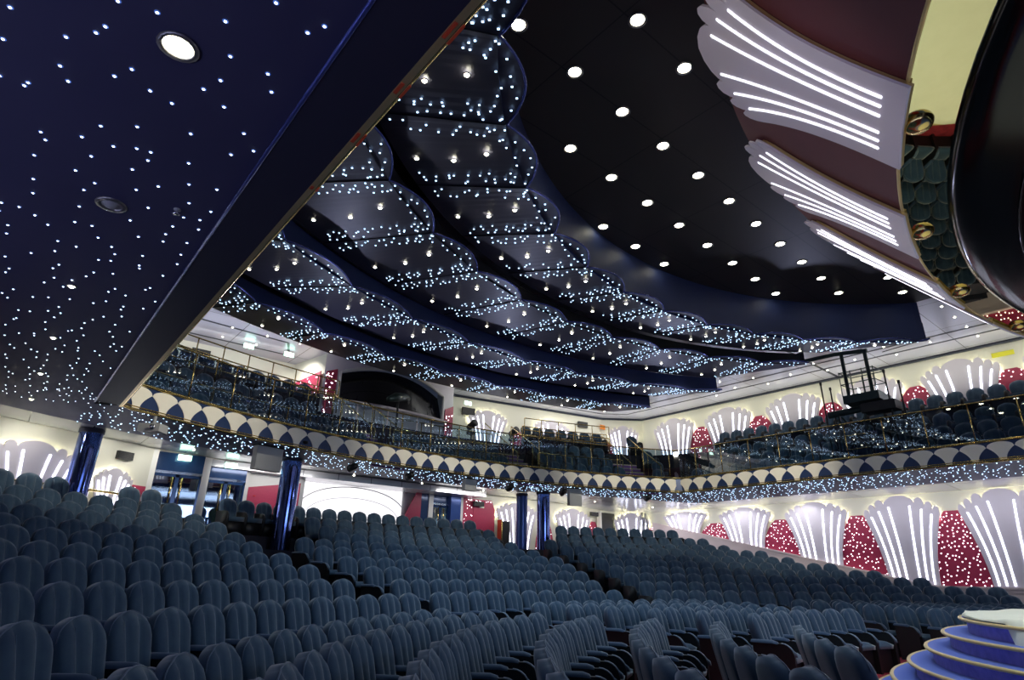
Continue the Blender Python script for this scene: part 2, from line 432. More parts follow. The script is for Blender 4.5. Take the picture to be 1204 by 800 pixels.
BANDS = [ # inner radius, inner dz, outer radius, outer dz, first seam angle, step, seams, end angles
 dict(ri=9.35, zi=5.89, ro=11.35, zo=6.33, s0=-51.9-18.4, st=9.2, top=7.02, name='first'),
 dict(ri=11.55, zi=6.01, ro=14.15, zo=6.32, s0=-36.7-34, st=8.5, top=6.36, name='second'),
 dict(ri=14.25, zi=5.86, ro=16.85, zo=6.35, s0=-23.7-33.6, st=8.4, top=6.36, name='third'),
 dict(ri=17.1, zi=5.95, ro=18.75, zo=6.13, s0=-9.5-36.5, st=7.3, top=6.38, name='fourth')]
XE = 17.75
star_big = []
for bi, B in enumerate(BANDS):
    xe = XE+(.0, -.1, .1, .4)[bi]
    aR = degrees(math.asin((xe-CX)/B['ri'])); aL = -78 if bi == 0 else -degrees(math.asin(min(.999, (CX-.6)/B['ri'])))
    aL = max(aL, -80)
    def scal(a, B=B):
        t = ((a-B['s0'])/B['st']) % 1.0
        return B['ri']-.32*(sin(pi*t))**.85
    # sample angles including seams
    an = sorted(set([round(aL+(aR-aL)*k/150, 3) for k in range(151)]+[round(B['s0']+B['st']*k, 3) for k in range(30) if aL < B['s0']+B['st']*k < aR]))
    P, Qs, Fc, Oc = [], [], [], []
    lerp = lambda r: B['zi']+(B['zo']-B['zi'])*(r-B['ri'])/(B['ro']-B['ri'])
    for a in an:
        ri = scal(a); ro = B['ro']
        c = (CX, BCY)
        def cut(r, a=a):
            x, y = pol(r, a, c)
            return x, y
        xi, yi = cut(ri); xo, yo = cut(ro)
        if xo > xe:      # straight cut at the right-hand end
            ro_ = max((xe-CX)/sin(rad(a)), ri+.02); xo, yo = cut(ro_)
            zo = lerp(ro_)
        else: zo = B['zo']
        P.append([(xi, yi, Z(B['zi'])), (xo, yo, Z(zo))]); Qs.append([(xi, yi, Z(B['zi'])+.03), (xo, yo, Z(zo)+.03)])
        xf, yf = pol(B['ri']+.02, a, c)
        if xf > xe: xf, yf = xe, CY+0*a+(yi if xi >= xe else yf)-CY
        Fc.append([(xf, yf, Z(B['zi'])), (xf, yf, Z(B['top']))])
        Oc.append([(xo, yo, Z(zo)), (xo, yo, ZC if bi == 3 else Z(6.42))])
    ring = thing('ceiling_band', 'dark curved ceiling tier with scalloped edge, %s outwards from the black centre' % B['name'], 'ceiling tier', (0, 0, 0), 0, 'scalloped ceiling tiers')
    MB().slab(P, Qs).build('soffit', M['band'], ring)
    MB().grid(Fc).build('riser', M['blackface'] if bi == 1 else M['bandface'], ring)
    MB().grid(Oc, True).build('outer_edge', M['navyface'], ring)
    pts = [(p[0][0], p[0][1], p[0][2]) for p in P]
    MB().tube(pts, .02, 6).build('rim', M['rim'], ring, True)
    # seams
    sm = MB()
    seams = [B['s0']+B['st']*k for k in range(30) if aL+1 < B['s0']+B['st']*k < aR+3]
    for a in seams:
        if a > aR: continue
        x0, y0 = pol(B['ri']+.02, a, (CX, BCY)); x1, y1 = pol(B['ro'], a, (CX, BCY))
        MB().tube([(x0, y0, Z(B['zi'])-.004), (x1, y1, Z(B['zo'])-.004)], .012, 4).build('seam', M['blackface'], ring)
    # stars: a scalloped double row by the edge, double strips along the seams
    S = MB()
    def star(x, y, z, r, S=S):
        k = r
        S.add([(x+k, y, z), (x, y+k, z), (x-k, y, z), (x, y-k, z), (x, y, z-k*.8)], [(1, 0, 4), (2, 1, 4), (3, 2, 4), (0, 3, 4)])
    a = aL
    while a < aR:
        for rr in (.13, .36):
            aa = a+random.uniform(-.25, .25); r = scal(aa)+rr+random.uniform(-.06, .06); x, y = pol(r, aa, (CX, BCY))
            if x < xe-.05: star(x, y, Z(lerp(r))-.003, .021)
        a += degrees(.21/B['ri'])
    for a in seams:
        r = B['ri']+.12
        while r < B['ro']-.10:
            for off in (-.33, -.22, -.12, .11, .21, .32):
                if random.random() < .22: continue
                o_ = off+random.uniform(-.045, .045); r_ = r+random.uniform(-.08, .08)
                aa = a+degrees(o_/r_); x, y = pol(r_, aa, (CX, BCY))
                if x < xe-.05 and r_ < B['ro']-.04: star(x, y, Z(lerp(r_))-.003, .021)
            r += .20
        # small downlights half way between the seams
        for fr in (.22, .52, .84):
            r = B['ri']+(B['ro']-B['ri'])*fr; am = a+B['st']*(.5+(.08 if fr > .5 else -.05)); x, y = pol(r, am, (CX, BCY))
            if x < xe-.2 and not (bi == 3 and fr == .52): star_big.append((x, y, Z(lerp(r)), bi))
    tag(S.build('star_lights', M['star'], ring), kind='stuff')

# ------------------------------------------------------------------ downlights
def downlight(rad_, lab, group, lens='lamp'):
    t = thing('downlight', lab, 'ceiling light', group=group)
    b = MB(); b.lathe([(rad_*1.35, 0), (rad_*1.4, -.012), (rad_*1.05, -.016), (rad_, -.004)], 16); b.build('trim_ring', M['lampring'], t, True)
    b = MB(); b.lathe([(0.0001, -.028), (rad_*.6, -.024), (rad_*.98, -.004)], 16); b.build('lens', M[lens], t, True)
    return t
xs = [3.84+1.175*i for i in range(12)]
big = None; n = 0
pos = []
for i, x in enumerate(xs):
    for j in range(-3, 7):
        y = 4.66+.078*i+1.19*j
        if (j+i) % 2 and False: continue
        r = sqrt((x-CX)**2+(y-BCY)**2)
        if r > 9.2 or x > 17.6: continue
        # keep clear of the stage canopy
        if sqrt((x-CX)**2+(y+10)**2) < 14.1: continue
        X, Y, D = proj(x, y, Z(7))
        if not (-20 < X < 1225 and -20 < Y < 800): continue
        pos.append((y, x, D))
pos.sort()
rowy = {}
for idx, (y, x, D) in enumerate(pos):
    lab = 'bright round downlight in the black middle ceiling'
    if big is None: big = downlight(.095, lab, 'downlights in the black middle ceiling'); o = big
    else: o = dup(big)
    o.location = (x, y, Z(7.02))
sm_ = None
for (x, y, z, bi) in star_big:
    X, Y, D = proj(x, y, z)
    if not (-10 < X < 1215 and -10 < Y < 800): continue
    lab = 'small round downlight between the starlit seams of the %s dark ceiling tier' % ORD[bi]; g = 'downlights in the %s ceiling tier' % ORD[bi]
    if sm_ is None: sm_ = downlight(.036, lab, g); o = sm_
    else: o = dup(sm_, label=lab, group=g)
    o.location = (x, y, z-.002)
for k in range(170):
    i, j = k % 17, k//17
    x, y = 13.4+.0+1.15*(i % 9)+.5*(j % 2), 3.0+1.2*j if i < 9 else 0
    if i >= 9: continue
    rr = sqrt((x-CX)**2+(y-BCY)**2)
    if y > 18.4 or x > 23.2: continue
    if x < 18.4 and rr < 19.2: continue
    o = dup(sm_, (x, y, ZC-.002), label='small round downlight in the pale panelled ceiling above the right balcony', group='downlights in the pale right ceiling')
for i in range(7):
    for j in range(4):
        o = dup(sm_, (1.0+1.15*i, 17.8+1.15*j, ZC-.002), label='small round downlight in the panelled ceiling above the far left balcony', group='downlights in the far left ceiling')
for i in range(8):
    o = dup(sm_, (14.6+1.0*i, 19.6-.08*i, ZC-.002), label='small round downlight in the pale ceiling above the back balcony seats', group='downlights in the far right back ceiling')
# left soffit row of lamps, one very bright overhead
lefty = [3.40, 7.85, 10.0, 12.2, 14.35]
zl = soffit_z(0, 0)
o = downlight(.085, 'dazzling round downlight at the top left, largest of all the lamps', None); o.location = (.14, lefty[0], zl)
for i, y in enumerate(lefty[1:]):
    o = dup(sm_, (0-.02*i, y, zl), label='round downlight in the left star ceiling, %s in the row behind the dazzling one' % ORD[i], group='downlights in the left star ceiling')
# lamps in the pale soffit ring
k = 0
for a in [-32+7.0*i for i in range(10)]:
    xs_, ys_ = star_edge(a); xw, yw = wall_hit(*pol(1, a)); x, y = (xs_+xw)/2, (ys_+yw)/2
    dup(sm_, (x, y, soffit_z(x, y)+.048), label='small downlight in the pale soffit strip along the lower back wall', group='downlights in the lower back soffit')
t = thing('ceiling_speaker', 'round grey ringed speaker set in the left star ceiling', 'speaker', (.09, 5.65, zl))
MB().lathe([(.12, 0), (.12, -.012), (.085, -.014), (.08, 0)], 20).build('trim_ring', M['lampring'], t, True)
MB().lathe([(.0001, -.03), (.045, -.026), (.05, -.006), (.08, -.001)], 16).build('cone', M['grey'], t, True)
t = thing('sprinkler', 'small sprinkler head hanging from the left star ceiling', 'sprinkler', (.55, 5.35, zl))
MB().lathe([(.03, 0), (.03, -.01), (.008, -.012), (.008, -.05)], 12).build('body', M['grey'], t, True)
MB().lathe([(.0001, -.055), (.03, -.052), (.03, -.05)], 12).build('deflector', M['chrome'], t, True)

# stars of the star soffit
pts = []
def inside_star(x, y):
    R = sqrt((x-CX)**2+(y-CY)**2)
    if x < .82:
        if y < 14.4:
            xs_, ys_ = star_edge(degrees(atan2(x-CX, y-CY)))
            return R < sqrt((xs_-CX)**2+(ys_-CY)**2)
    if y > 3 and x > .82:
        a = degrees(atan2(x-CX, y-CY)); xs_, ys_ = star_edge(a)
        if x > 19.8 and x < 22.25 and y < 14: return True
        return 19.08 < R < sqrt((xs_-CX)**2+(ys_-CY)**2)-.03 and x < 22.2 and (y > 10)
    return False
step = .27
y = -.6
while y < 19:
    x = XL+.1
    while x < 22.3:
        px, py = x+random.uniform(-.12, .12), y+random.uniform(-.12, .12)
        if inside_star(px, py):
            zz = soffit_z(px, py); X, Y, D = proj(px, py, zz)
            if -30 < X < 1230 and -30 < Y < 830: pts.append((D, px, py, zz))
        x += step
    y += step
# the balcony edge carries a denser sprinkle
for k in range(520):
    s = random.uniform(21, LTOT-6); x, y, nx, ny = fas(s); o_ = random.uniform(.08, 1.6); px, py = x-nx*o_, y-ny*o_
    X, Y, D = proj(px, py, Z(2.9))
    if -10 < X < 1215: pts.append((D, px, py, soffit_z(px, py)))
pts.sort()
b = MB(); b.mi = 1; b.lathe([(.0085, -.003), (.013, -.002), (.017, 0)], 10); b.mi = 0; b.lathe([(.0001, -.008), (.006, -.006), (.0088, -.003)], 10)  # dim blue emissive outer ring stands in for the glow around each star
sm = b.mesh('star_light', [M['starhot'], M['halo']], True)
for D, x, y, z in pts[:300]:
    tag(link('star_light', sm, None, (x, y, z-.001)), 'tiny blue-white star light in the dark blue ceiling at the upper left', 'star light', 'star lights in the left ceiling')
S = MB()
for D, x, y, z in pts[300:]:
    k = .010+.0006*D; z -= .002
    S.add([(x+k, y, z), (x, y+k, z), (x-k, y, z), (x, y-k, z), (x, y, z-k*.8)], [(1, 0, 4), (2, 1, 4), (3, 2, 4), (0, 3, 4)])
tag(S.build('star_lights', M['star']), 'field of tiny star lights in the underside of the balcony', 'star lights', kind='stuff')

# ------------------------------------------------------------------ shells
TB = [-1, -.80, -.60, -.36, .36, .60, .80, 1]
def shell_grid(wb, wt, h, off, nv=16, drop=.20, lift=.05, pw=1.8):
    ts = []
    for a, b_ in zip(TB, TB[1:]):
        m = 8 if b_-a > .5 else 6
        for k in range(m): ts.append(a+(b_-a)*(.5-.5*cos(pi*k/m)))
    ts.append(1.0)
    G = []
    for t in ts:
        for a, b_ in zip(TB, TB[1:]):
            if a <= t <= b_+1e-9: break
        s_ = (t-(a+b_)/2)/((b_-a)/2); arc = 1-drop*abs(t)**1.7
        H = h*(arc-lift+lift*(1.3 if b_-a > .5 else 1.6)*sqrt(max(0, 1-s_*s_)))
        row = []
        for j in range(nv+1):
            v = j/nv*H/h; row.append((t*(wb+(wt-wb)*min(v, 1.05)**pw), off, v*h))
        G.append(row)
    return G
def strip_pts(t, wb, wt, h, y, v0=.03, v1=.90, n=16, drop=.20, pw=1.8):
    top = (1-drop*abs(t)**1.7)*v1
    return [(t*(wb+(wt-wb)*(v0+(top-v0)*k/n)**pw), y, (v0+(top-v0)*k/n)*h) for k in range(n+1)]
def bend(G, fn): return [[fn(*p) for p in r] for r in G]
def ribbon(pts, r, fn, name, m, parent, th=.012):
    P = [[fn(x-r, y, z), fn(x+r, y, z)] for x, y, z in pts]; Q = [[fn(x-r, y-th, z), fn(x+r, y-th, z)] for x, y, z in pts]
    return MB().slab(P, Q).build(name, m, parent)
def make_shell(lab, group, wb, wt, h, fn=None, strip_r=.022, loc=(0, 0, 0), rz=0, smat='strip', pmat='shell', v0=.03, backlight=True, name='shell_panel', v1=.90):
    fn = fn or (lambda x, y, z: (x, y, z))
    t = thing(name, lab, 'wall decoration', loc, rz, group)
    MB().slab(bend(shell_grid(wb, wt, h, .14), fn), bend(shell_grid(wb, wt, h, .08), fn)).build('panel', M[pmat], t)
    for tt in (-.74, -.50, -.24, .24, .50, .74):
        ribbon(strip_pts(tt*1.08, wb, wt, h, .155, v0, v1), strip_r, fn, 'light_strip', M[smat], t)
    if backlight:
        # strip of lamps hidden behind the scalloped edge, washing the wall
        g = shell_grid(wb*.9, wt*.93, h*.93, .045); p = [fn(*r[-1]) for r in g][::2]
        MB().tube(p, .014, 5).build('backlight_strip', M['back'], t)
    return t
def niche(lab, group, w0, w1, h, loc, rz, n_stars, door=None):
    """pointed crimson panel set with white star lights"""
    t = thing('starlit_panel', lab, 'wall panel', loc, rz, group)
    G, H = [], []
    wf = lambda v: w1+(w0-w1)*(1-v**2.0)**.8
    for i in range(9):
        u = -1+2*i/8; G.append([(u*wf(j/12), .03, h*j/12) for j in range(13)]); H.append([(u*wf(j/12), .0, h*j/12) for j in range(13)])
    MB().slab(G, H).build('panel', M['red'], t)
    S = MB(); k = 0; placed = []
    while k < 9000 and len(placed) < n_stars:
        k += 1; v = random.uniform(.02, .97); u = random.uniform(-.96, .96)*wf(v)
        if all((u-a)**2+(h*v-c)**2 > (.078)**2 for a, c in placed): placed.append((u, h*v))
    for u, z in placed:
        r = .021; S.add([(u+r, .031, z), (u, .031, z+r), (u-r, .031, z), (u, .031, z-r), (u, .031+r*.7, z)], [(1, 0, 4), (2, 1, 4), (3, 2, 4), (0, 3, 4)])
    tag(S.build('star_lights', M['starw'], t), kind='stuff')
    return t
# local +y must face the hall: right wall faces -x -> rotate +90deg
NEAR = ['nearest the right edge', 'second from the right edge', 'third from the right edge', 'fourth from the right edge', 'fifth from the right edge', 'sixth from the right edge', 'seventh from the right edge']
def base_low(y): return Z(-.17) if y < 7.4 else Z(-.17+(y-7.4)*.225)
b = MB()
ys_ = [-8+.5*k for k in range(54)]
b.slab([[(XR-.02, y, 0.), (XR-.02, y, base_low(y)-.02)] for y in ys_], [[(XR-.19, y, 0.), (XR-.19, y, base_low(y)-.02)] for y in ys_])
struct(b.build('wall_dado', M['dado']))
b = MB()
for dz_, w_ in ((-.03, .22), (-.13, .205)):
    b.slab([[(XR-.02, y, base_low(y)+dz_-.03), (XR-.02, y, base_low(y)+dz_+.03)] for y in ys_], [[(XR-w_, y, base_low(y)+dz_-.03), (XR-w_, y, base_low(y)+dz_+.03)] for y in ys_])
struct(b.build('trim_6', M['dado']))
for i, y in enumerate((2.05, 5.0, 7.9, 10.85, 13.8, 16.75)):
    zb = base_low(y-.8)-.05
    make_shell('white lit scallop shell on the lower right wall, %s' % NEAR[i], 'shells on the lower right wall', .74, 1.43, Z(2.72)-zb, loc=(XR, y, zb), rz=pi/2)
for i, y in enumerate((3.45, 6.42, 9.38, 12.3, 15.25, 18.1)):
    zb = base_low(y-.9)-.05
    niche('crimson starlit niche between shells on the lower right wall, %s' % NEAR[i], 'niches on the lower right wall', .88, .2, Z(2.16)-zb, (XR-.01, y, zb), pi/2, [165, 140, 105, 75, 55, 40][i])
for i, y in enumerate((2.3, 5.2, 8.1, 11.05, 14.05, 16.95)):
    make_shell('white lit scallop shell above the right balcony seats, %s' % NEAR[i], 'shells on the upper right wall', .72, 1.40, 2.5, loc=(XR, y, Z(7.12)-2.5), rz=pi/2)
for i, y in enumerate((3.8, 6.6, 9.6, 12.6, 15.5)):
    niche('crimson starlit niche above the right balcony seats, %s' % NEAR[i], 'niches on the upper right wall', .85, .15, 1.55, (XR-.01, y, Z(4.95)), pi/2, 45)
# chamfered corner and back wall, upper
ca = atan2(XR-22.6, -(18.9-20.2))   # direction of chamfer
make_shell('small lit scallop shell in the far corner above the back balcony stairs', 'shells on the upper back wall', .5, .95, 2.1, loc=(23.5, 19.55, Z(4.95)), rz=pi/2+rad(52))
make_shell('lit scallop shell on the upper back wall, right of the booth', 'shells on the upper back wall', .6, 1.2, 1.9, loc=(19.6, 20.75, Z(5.0)), rz=pi+rad(-11))
make_shell('lit scallop shell on the upper back wall, next to the booth', 'shells on the upper back wall', .6, 1.2, 1.9, loc=(16.2, 21.42, Z(5.0)), rz=pi+rad(-11))
niche('crimson starlit niche on the upper back wall between two shells', 'niches on the upper back wall', .6, .12, 1.2, (17.9, 21.08, Z(4.95)), pi+rad(-11), 30)
niche('tall crimson starlit niche in the far corner beside the balcony stairs', None, .62, .12, 1.9, (22.75, 20.0, Z(4.3)), pi/2+rad(60), 55)
# lower back wall
def zbk(dz): return Z(dz)
make_shell('lit scallop shell on the lower back wall behind the blue column', 'shells on the lower back wall', .7, 1.35, 2.0, loc=(16.9, 20.13, Z(.75)), rz=pi)
make_shell('lit scallop shell on the lower back wall left of the black doorway', 'shells on the lower back wall', .7, 1.35, 2.0, loc=(20.3, 20.16, Z(.75)), rz=pi)
make_shell('lit scallop shell on the lower back wall in the corner right of the black doorway', 'shells on the lower back wall', .6, 1.0, 2.0, loc=(23.6, 19.4, Z(.75)), rz=pi-rad(37))
niche('crimson starlit niche on the lower back wall between two shells', 'niches on the lower back wall', .55, .12, 1.6, (18.6, 20.16, Z(.7)), pi, 28)
niche('crimson starlit niche on the lower back wall left of the black doorway', 'niches on the lower back wall', .5, .12, 1.6, (21.75, 20.17, Z(.7)), pi, 24)
# lower left back wall: segments (-.5,16.8)-(1.1,17.7)-(2.9,18.7)
def on_back(x):
    for (x0, y0), (x1, y1) in zip(WALL_LOW[1:], WALL_LOW[2:]):
        if x0 <= x <= x1:
            t = (x-x0)/(x1-x0); return y0+(y1-y0)*t, atan2(y1-y0, x1-x0)
    return 20, 0
y_, an_ = on_back(.25)
make_shell('lit scallop shell on the back wall left of the far left column', 'shells on the lower left back wall', .62, 1.25, 1.95, loc=(.25, y_, Z(.6)), rz=pi+an_)
y_, an_ = on_back(1.95)
make_shell('lit scallop shell on the back wall half hidden by the far left column', 'shells on the lower left back wall', .3, .62, 1.5, loc=(1.95, y_, Z(.75)), rz=pi+an_)
y_, an_ = on_back(-1.4)
niche('crimson starlit panel at the far left edge of the picture', None, .75, .55, 1.55, (-1.3, y_, Z(.6)), pi+an_, 40)
y_, an_ = on_back(2.55)
t = niche('crimson starlit panel with a small sign, left of the glass doors', None, .62, .48, 1.35, (2.5, y_, Z(.6)), pi+an_, 26)
MB().box(-.14, .14, .035, .055, 1.0, 1.16).build('sign_plate', M['cover'], t)
s_ = MB(); s_.box(-.09, -.05, .055, .06, 1.03, 1.13); s_.box(0, .09, .055, .06, 1.03, 1.09); s_.build('pictogram', M['tape'], t)

# ------------------------------------------------------------------ stage canopy
PC = (10.5, -10.0)
RB, RT, ZB_, ZT_ = 12.1, 13.75, 4.17, 6.03
LW = sqrt((RT-RB)**2+(ZT_-ZB_)**2)
def cone(phi, v, off=0.):          # v 0 at the lower edge, 1 at the upper edge
    ux, uz = (ZT_-ZB_)/LW, -(RT-RB)/LW
    R = RB+(RT-RB)*v+ux*off; x, y = pol(R, phi, PC); return (x, y, Z(ZB_+(ZT_-ZB_)*v)+uz*off)
cp = thing('stage_canopy', 'dark red sloping canopy over the stage front, behind the white wings', 'canopy')
MB().grid([[cone(-62+120*k/80, .97*j/4) for j in range(5)] for k in range(81)]).build('sloping_panel', M['redwall'], cp, True)
G = []
for k in range(81):
    a = -62+120*k/80; x, y = pol(RB+(RT-RB)*.97, a, PC); G.append([(x, y, Z(ZB_+(ZT_-ZB_)*.97)), (x, y, Z(7.1))])
MB().grid(G).build('upper_face', M['blackface'], cp, True)
pts = [(*pol(RB+.01, -62+120*k/80, PC), Z(ZB_)-.01) for k in range(81)]
MB().tube(pts, .02, 6).build('lower_trim', M['goldd'], cp, True)
mr = thing('mirror_soffit', 'narrow curved mirror strip between the white wings and the black canopy, reflecting the hall', 'mirror')
MB().grid([[(*pol(RB+.02, -62+120*k/80, PC), Z(4.15)), (*pol(11.5, -62+120*k/80, PC), Z(4.15))] for k in range(81)], True).build('mirror_strip', M['mirror'], mr)
bd = thing('stage_drum', 'huge black glossy rounded drum above the stage at the right edge', 'stage ceiling')
prof = [(11.18, 4.32), (11.18, 4.13), (11.10, 4.04), (10.9, 4.0), (10.2, 3.98), (8.5, 3.97), (6.0, 3.97), (.01, 3.97)]
DC = (10.5, -9.5)
MB().grid([[(*pol(r, -180+360*k/160, DC), Z(z)) for r, z in prof] for k in range(161)]).build('shell', M['gloss'], bd, True)
for r in (10.55, 9.9, 9.0):
    MB().tube([(*pol(r, -70+140*k/80, DC), Z(3.955)) for k in range(81)], .012, 6).build('seam_tube', M['gloss'], bd, True)
def wingfn(phi0):
    def fn(x, y, z):
        v = z/LW; R = RB+(RT-RB)*v
        return cone(phi0+degrees(x/R), v, y-.05)
    return fn
for i, ph in enumerate((-22.4, -11.2, 0., 11.2, 22.4)):
    lab = ['largest white feathered wing with six neon lines hanging over the stage at the top right', 'second largest white feathered wing over the stage, below the largest one',
           'third white feathered wing over the stage, pointing at the pale ceiling', 'fourth white feathered wing over the stage, partly behind the third',
           'farthest white feathered wing over the stage'][i]
    fn = wingfn(ph)
    t = thing('canopy_wing', lab, 'wing decoration', group='white wings on the stage canopy')
    wb, wt, hh = .64, 1.46, LW*1.05
    sh = dict(drop=.24, lift=.05, pw=2.0)
    ff = lambda x, y, z, fn=fn: fn(x, y, z-.06)
    MB().slab(bend(shell_grid(wb, wt, hh, .13, 18, .24, .05, 2.6), ff), bend(shell_grid(wb, wt, hh, .10, 18, .24, .05, 2.6), ff)).build('panel', M['pearl'], t)
    MB().slab(bend(shell_grid(wb*.98, wt*.96, hh*.97, .10, 14, .24, .05, 2.6), ff), bend(shell_grid(wb*.98, wt*.96, hh*.97, .06, 14, .24, .05, 2.6), ff)).build('gold_backing', M['goldd'], t)
    for tt in (-.74, -.50, -.24, .24, .50, .74):
        ribbon(strip_pts(tt*1.06, wb*.80, wt, hh, .142, .09, .93, 22, .24, 2.5), .0135, ff, 'light_strip', M['stripw'], t, .01)
    x, y = pol(11.97, ph, PC)
    MB().lathe([(.14, 0), (.13, -.04), (.11, -.075), (.07, -.10), (.0001, -.11)], 20).build('gold_dome', M['gold'], t, True, (x, y, Z(4.16)))

# ------------------------------------------------------------------ stage and its round steps
SX, SY = 10.5, -.75
st = thing('stage_steps', 'round blue carpeted stage steps with gold nosings at the lower right', 'steps')
def cyl(R, n=128): return [(SX+R*cos(2*pi*k/n), SY+R*sin(2*pi*k/n)) for k in range(n)]
for i in range(6):
    zt = 1.03-.165*i; R = 3.58+.21*i
    s_ = MB().prism(cyl(R-.01), zt-.03, zt).build('step', M['stageblue'], st)
    MB().grid([[(x, y, zt-.165), (x, y, zt-.03)] for x, y in cyl(R-.055)+[cyl(R-.055)[0]]], True).build('riser', M['riser'], s_, True)
    MB().tube([(x, y, zt-.012) for x, y in cyl(R)], .026, 8, closed=True, flat=.02).build('gold_nosing', M['goldd'], s_, True)
deck = MB().prism([(*pol(10.6, -75+150*k/60, DC),) for k in range(61)]+[(21, -7.9), (0, -7.9)], 0, .98).build('floor', M['stageblue'])
struct(deck)
# dust sheet
G = []; n = 96; 
def sheet_h(x, y): return 1.068+.012*sin(x*5.1+y*2.3)+.010*sin(x*11-y*7)+.008*sin(y*17+x*3)
for k in range(n+1):
    a = 2*pi*k/n; row = []
    ex, ey = SX+3.58*cos(a), SY+3.58*sin(a); X, Y, D = proj(ex, ey, 1.03)
    toward = cos(a-atan2(-SY, -SX))
    hang = .0
    if toward > .0 and X > 1188: hang = .30+.08*sin(a*9)+.05*sin(a*23)
    for r in (.001, .8, 1.6, 2.3, 2.8, 3.2, 3.42, 3.545+.02*sin(a*13)*sin(a*29)):
        x, y = SX+r*cos(a), SY+r*sin(a); row.append((x, y, sheet_h(x, y)))
    for q in (.25, .6, 1.):
        rr = 3.60+.03*q+.02*sin(a*31)*q if hang else 3.55+.006*q
        row.append((SX+rr*cos(a), SY+rr*sin(a), 1.066-hang*q-.02*q))
    G.append(row)
sh = MB().grid(G, True).build('dust_sheet', M['cover'], None, True)
tag(sh, 'crumpled off-white dust sheet spread over the round stage top', 'dust sheet')

# ------------------------------------------------------------------ theatre seats
def topline(u):
    a = abs(u)
    if a < .36: return .555-.014*(a/.36)**2
    t = (a-.36)/.64; return .541-.046*t-.030*t*t-.065*t**8
def bulge(u):
    a = abs(u)
    if a < .36: return cos(pi/2*(a/.36))**.7 if a < .359 else 0
    t = (a-.36)/.64; return max(0, sin(pi*min(1, t*.98)))**.7
LEAN = .24
def back_grids(nu, nv):
    us = []
    segs = [(-1, -.36), (-.36, .36), (.36, 1)]
    for a, b_ in segs:
        for k in range(nu): us.append(a+(b_-a)*k/nu)
    us.append(1.0)
    Fg, Bg = [], []
    for u in us:
        fr, bk = [], []
        for j in range(nv+1):
            v = j/nv; z = .40+v*topline(u) ; w = .198+.042*min(1, v*1.25)**1.2
            t_ = (1-.85*v**12); y = .015+(.020+.040*bulge(u))*t_-(z-.40)*LEAN; yb = -.085*(1-.30*v**9)-(z-.40)*LEAN+.02*abs(u)**4
            fr.append((u*w, y, z)); bk.append((u*w*.985, yb, z-.012*(v**6)))
        Fg.append(fr); Bg.append(bk)
    return Fg, Bg
def arm_profile():
    return [(-.07, .0), (.44, .0), (.44, .44)]+[(.44-.16+.16*cos(pi/2*k/6), .44+.16*sin(pi/2*k/6)) for k in range(1, 7)]+[(-.10, .60)]
def arm_mesh():
    p = arm_profile(); n = len(p); b = MB()
    vs = [(sx, y, z) for sx in (-.032, .032) for y, z in p]
    b.add(vs, [tuple(range(n)), tuple(range(n, 2*n))[::-1]]+[(i, n+i, n+(i+1) % n, (i+1) % n) for i in range(n)])
    return b.mesh('side_panel', M['seatside'])
def pad_mesh():
    b = MB(); G = []
    for k in range(9):
        w = pi*k/8; G.append([(-.045*cos(w), -.12, .595+.035*sin(w)), (-.048*cos(w), .0, .595+.042*sin(w)), (-.048*cos(w), .17, .595+.042*sin(w)), (-.044*cos(w), .23, .59+.030*sin(w)), (-.03*cos(w), .25, .585)])
    b.grid(G, True); return b.mesh('arm_pad', M['velvetd'], True)
def edge_mesh():
    p = arm_profile()[2:9]; b = MB(); b.tube([(0, y+.003, z+.003) for y, z in p], .036, 6, flat=.006); return b.mesh('front_edge', M['piping'], True)
def cushion_mesh(nu=6):
    P, Q = [], []
    for i in range(nu+1):
        u = -1+2*i/nu; P.append([]); Q.append([])
        for j in range(7):
            v = j/6; y = .03+.40*v; z = .43+.035*(1-u**4)*(1-(2*v-1)**6)+.015*v-.03*v**8
            P[-1].append((u*.222, y, z)); Q[-1].append((u*.215, y-.01*v, .335+.02*v))
    b = MB(); b.slab(P, Q); return b.mesh('seat_cushion', M['velvet'], True)
def pip_mesh(Fg):
    b = MB(); top = [Vector(r[-1])+Vector((0, -.002, .001)) for r in Fg]; b.tube(top, .0045, 5)
    n = (len(Fg)-1)//3
    for i in (n, 2*n): b.tube([Vector(q)+Vector((0, .004, 0)) for q in Fg[i][1:-1]], .004, 4)
    return b.mesh('piping', M['piping'], True)
Fg, Bg = back_grids(6, 10)
b = MB(); b.slab(Fg, Bg); me_back = b.mesh('backrest', M['velvet'], True)
me_pip = pip_mesh(Fg); me_arm, me_pad, me_edge, me_cush = arm_mesh(), pad_mesh(), edge_mesh(), cushion_mesh()
PITCH = .54
me_base = MB().box(-.235, .235, -.06, .36, 0, .34).mesh('base', M['seatside'])
def make_seat():
    t = thing('theatre_seat', '', 'seat')
    bk = link('backrest', me_back, t); link('piping', me_pip, bk)
    link('seat_cushion', me_cush, t); link('base', me_base, t)
    a = link('armrest', me_arm, t, (-PITCH/2, 0, 0)); link('arm_pad', me_pad, a); link('front_edge', me_edge, a)
    return t
proto = make_seat()
def add_arm(t):
    a = link('armrest', me_arm, t, (PITCH/2, 0, 0)); link('arm_pad', me_pad, a); link('front_edge', me_edge, a)
seats = []   # (D, x, y, z, rz, last, label, group)
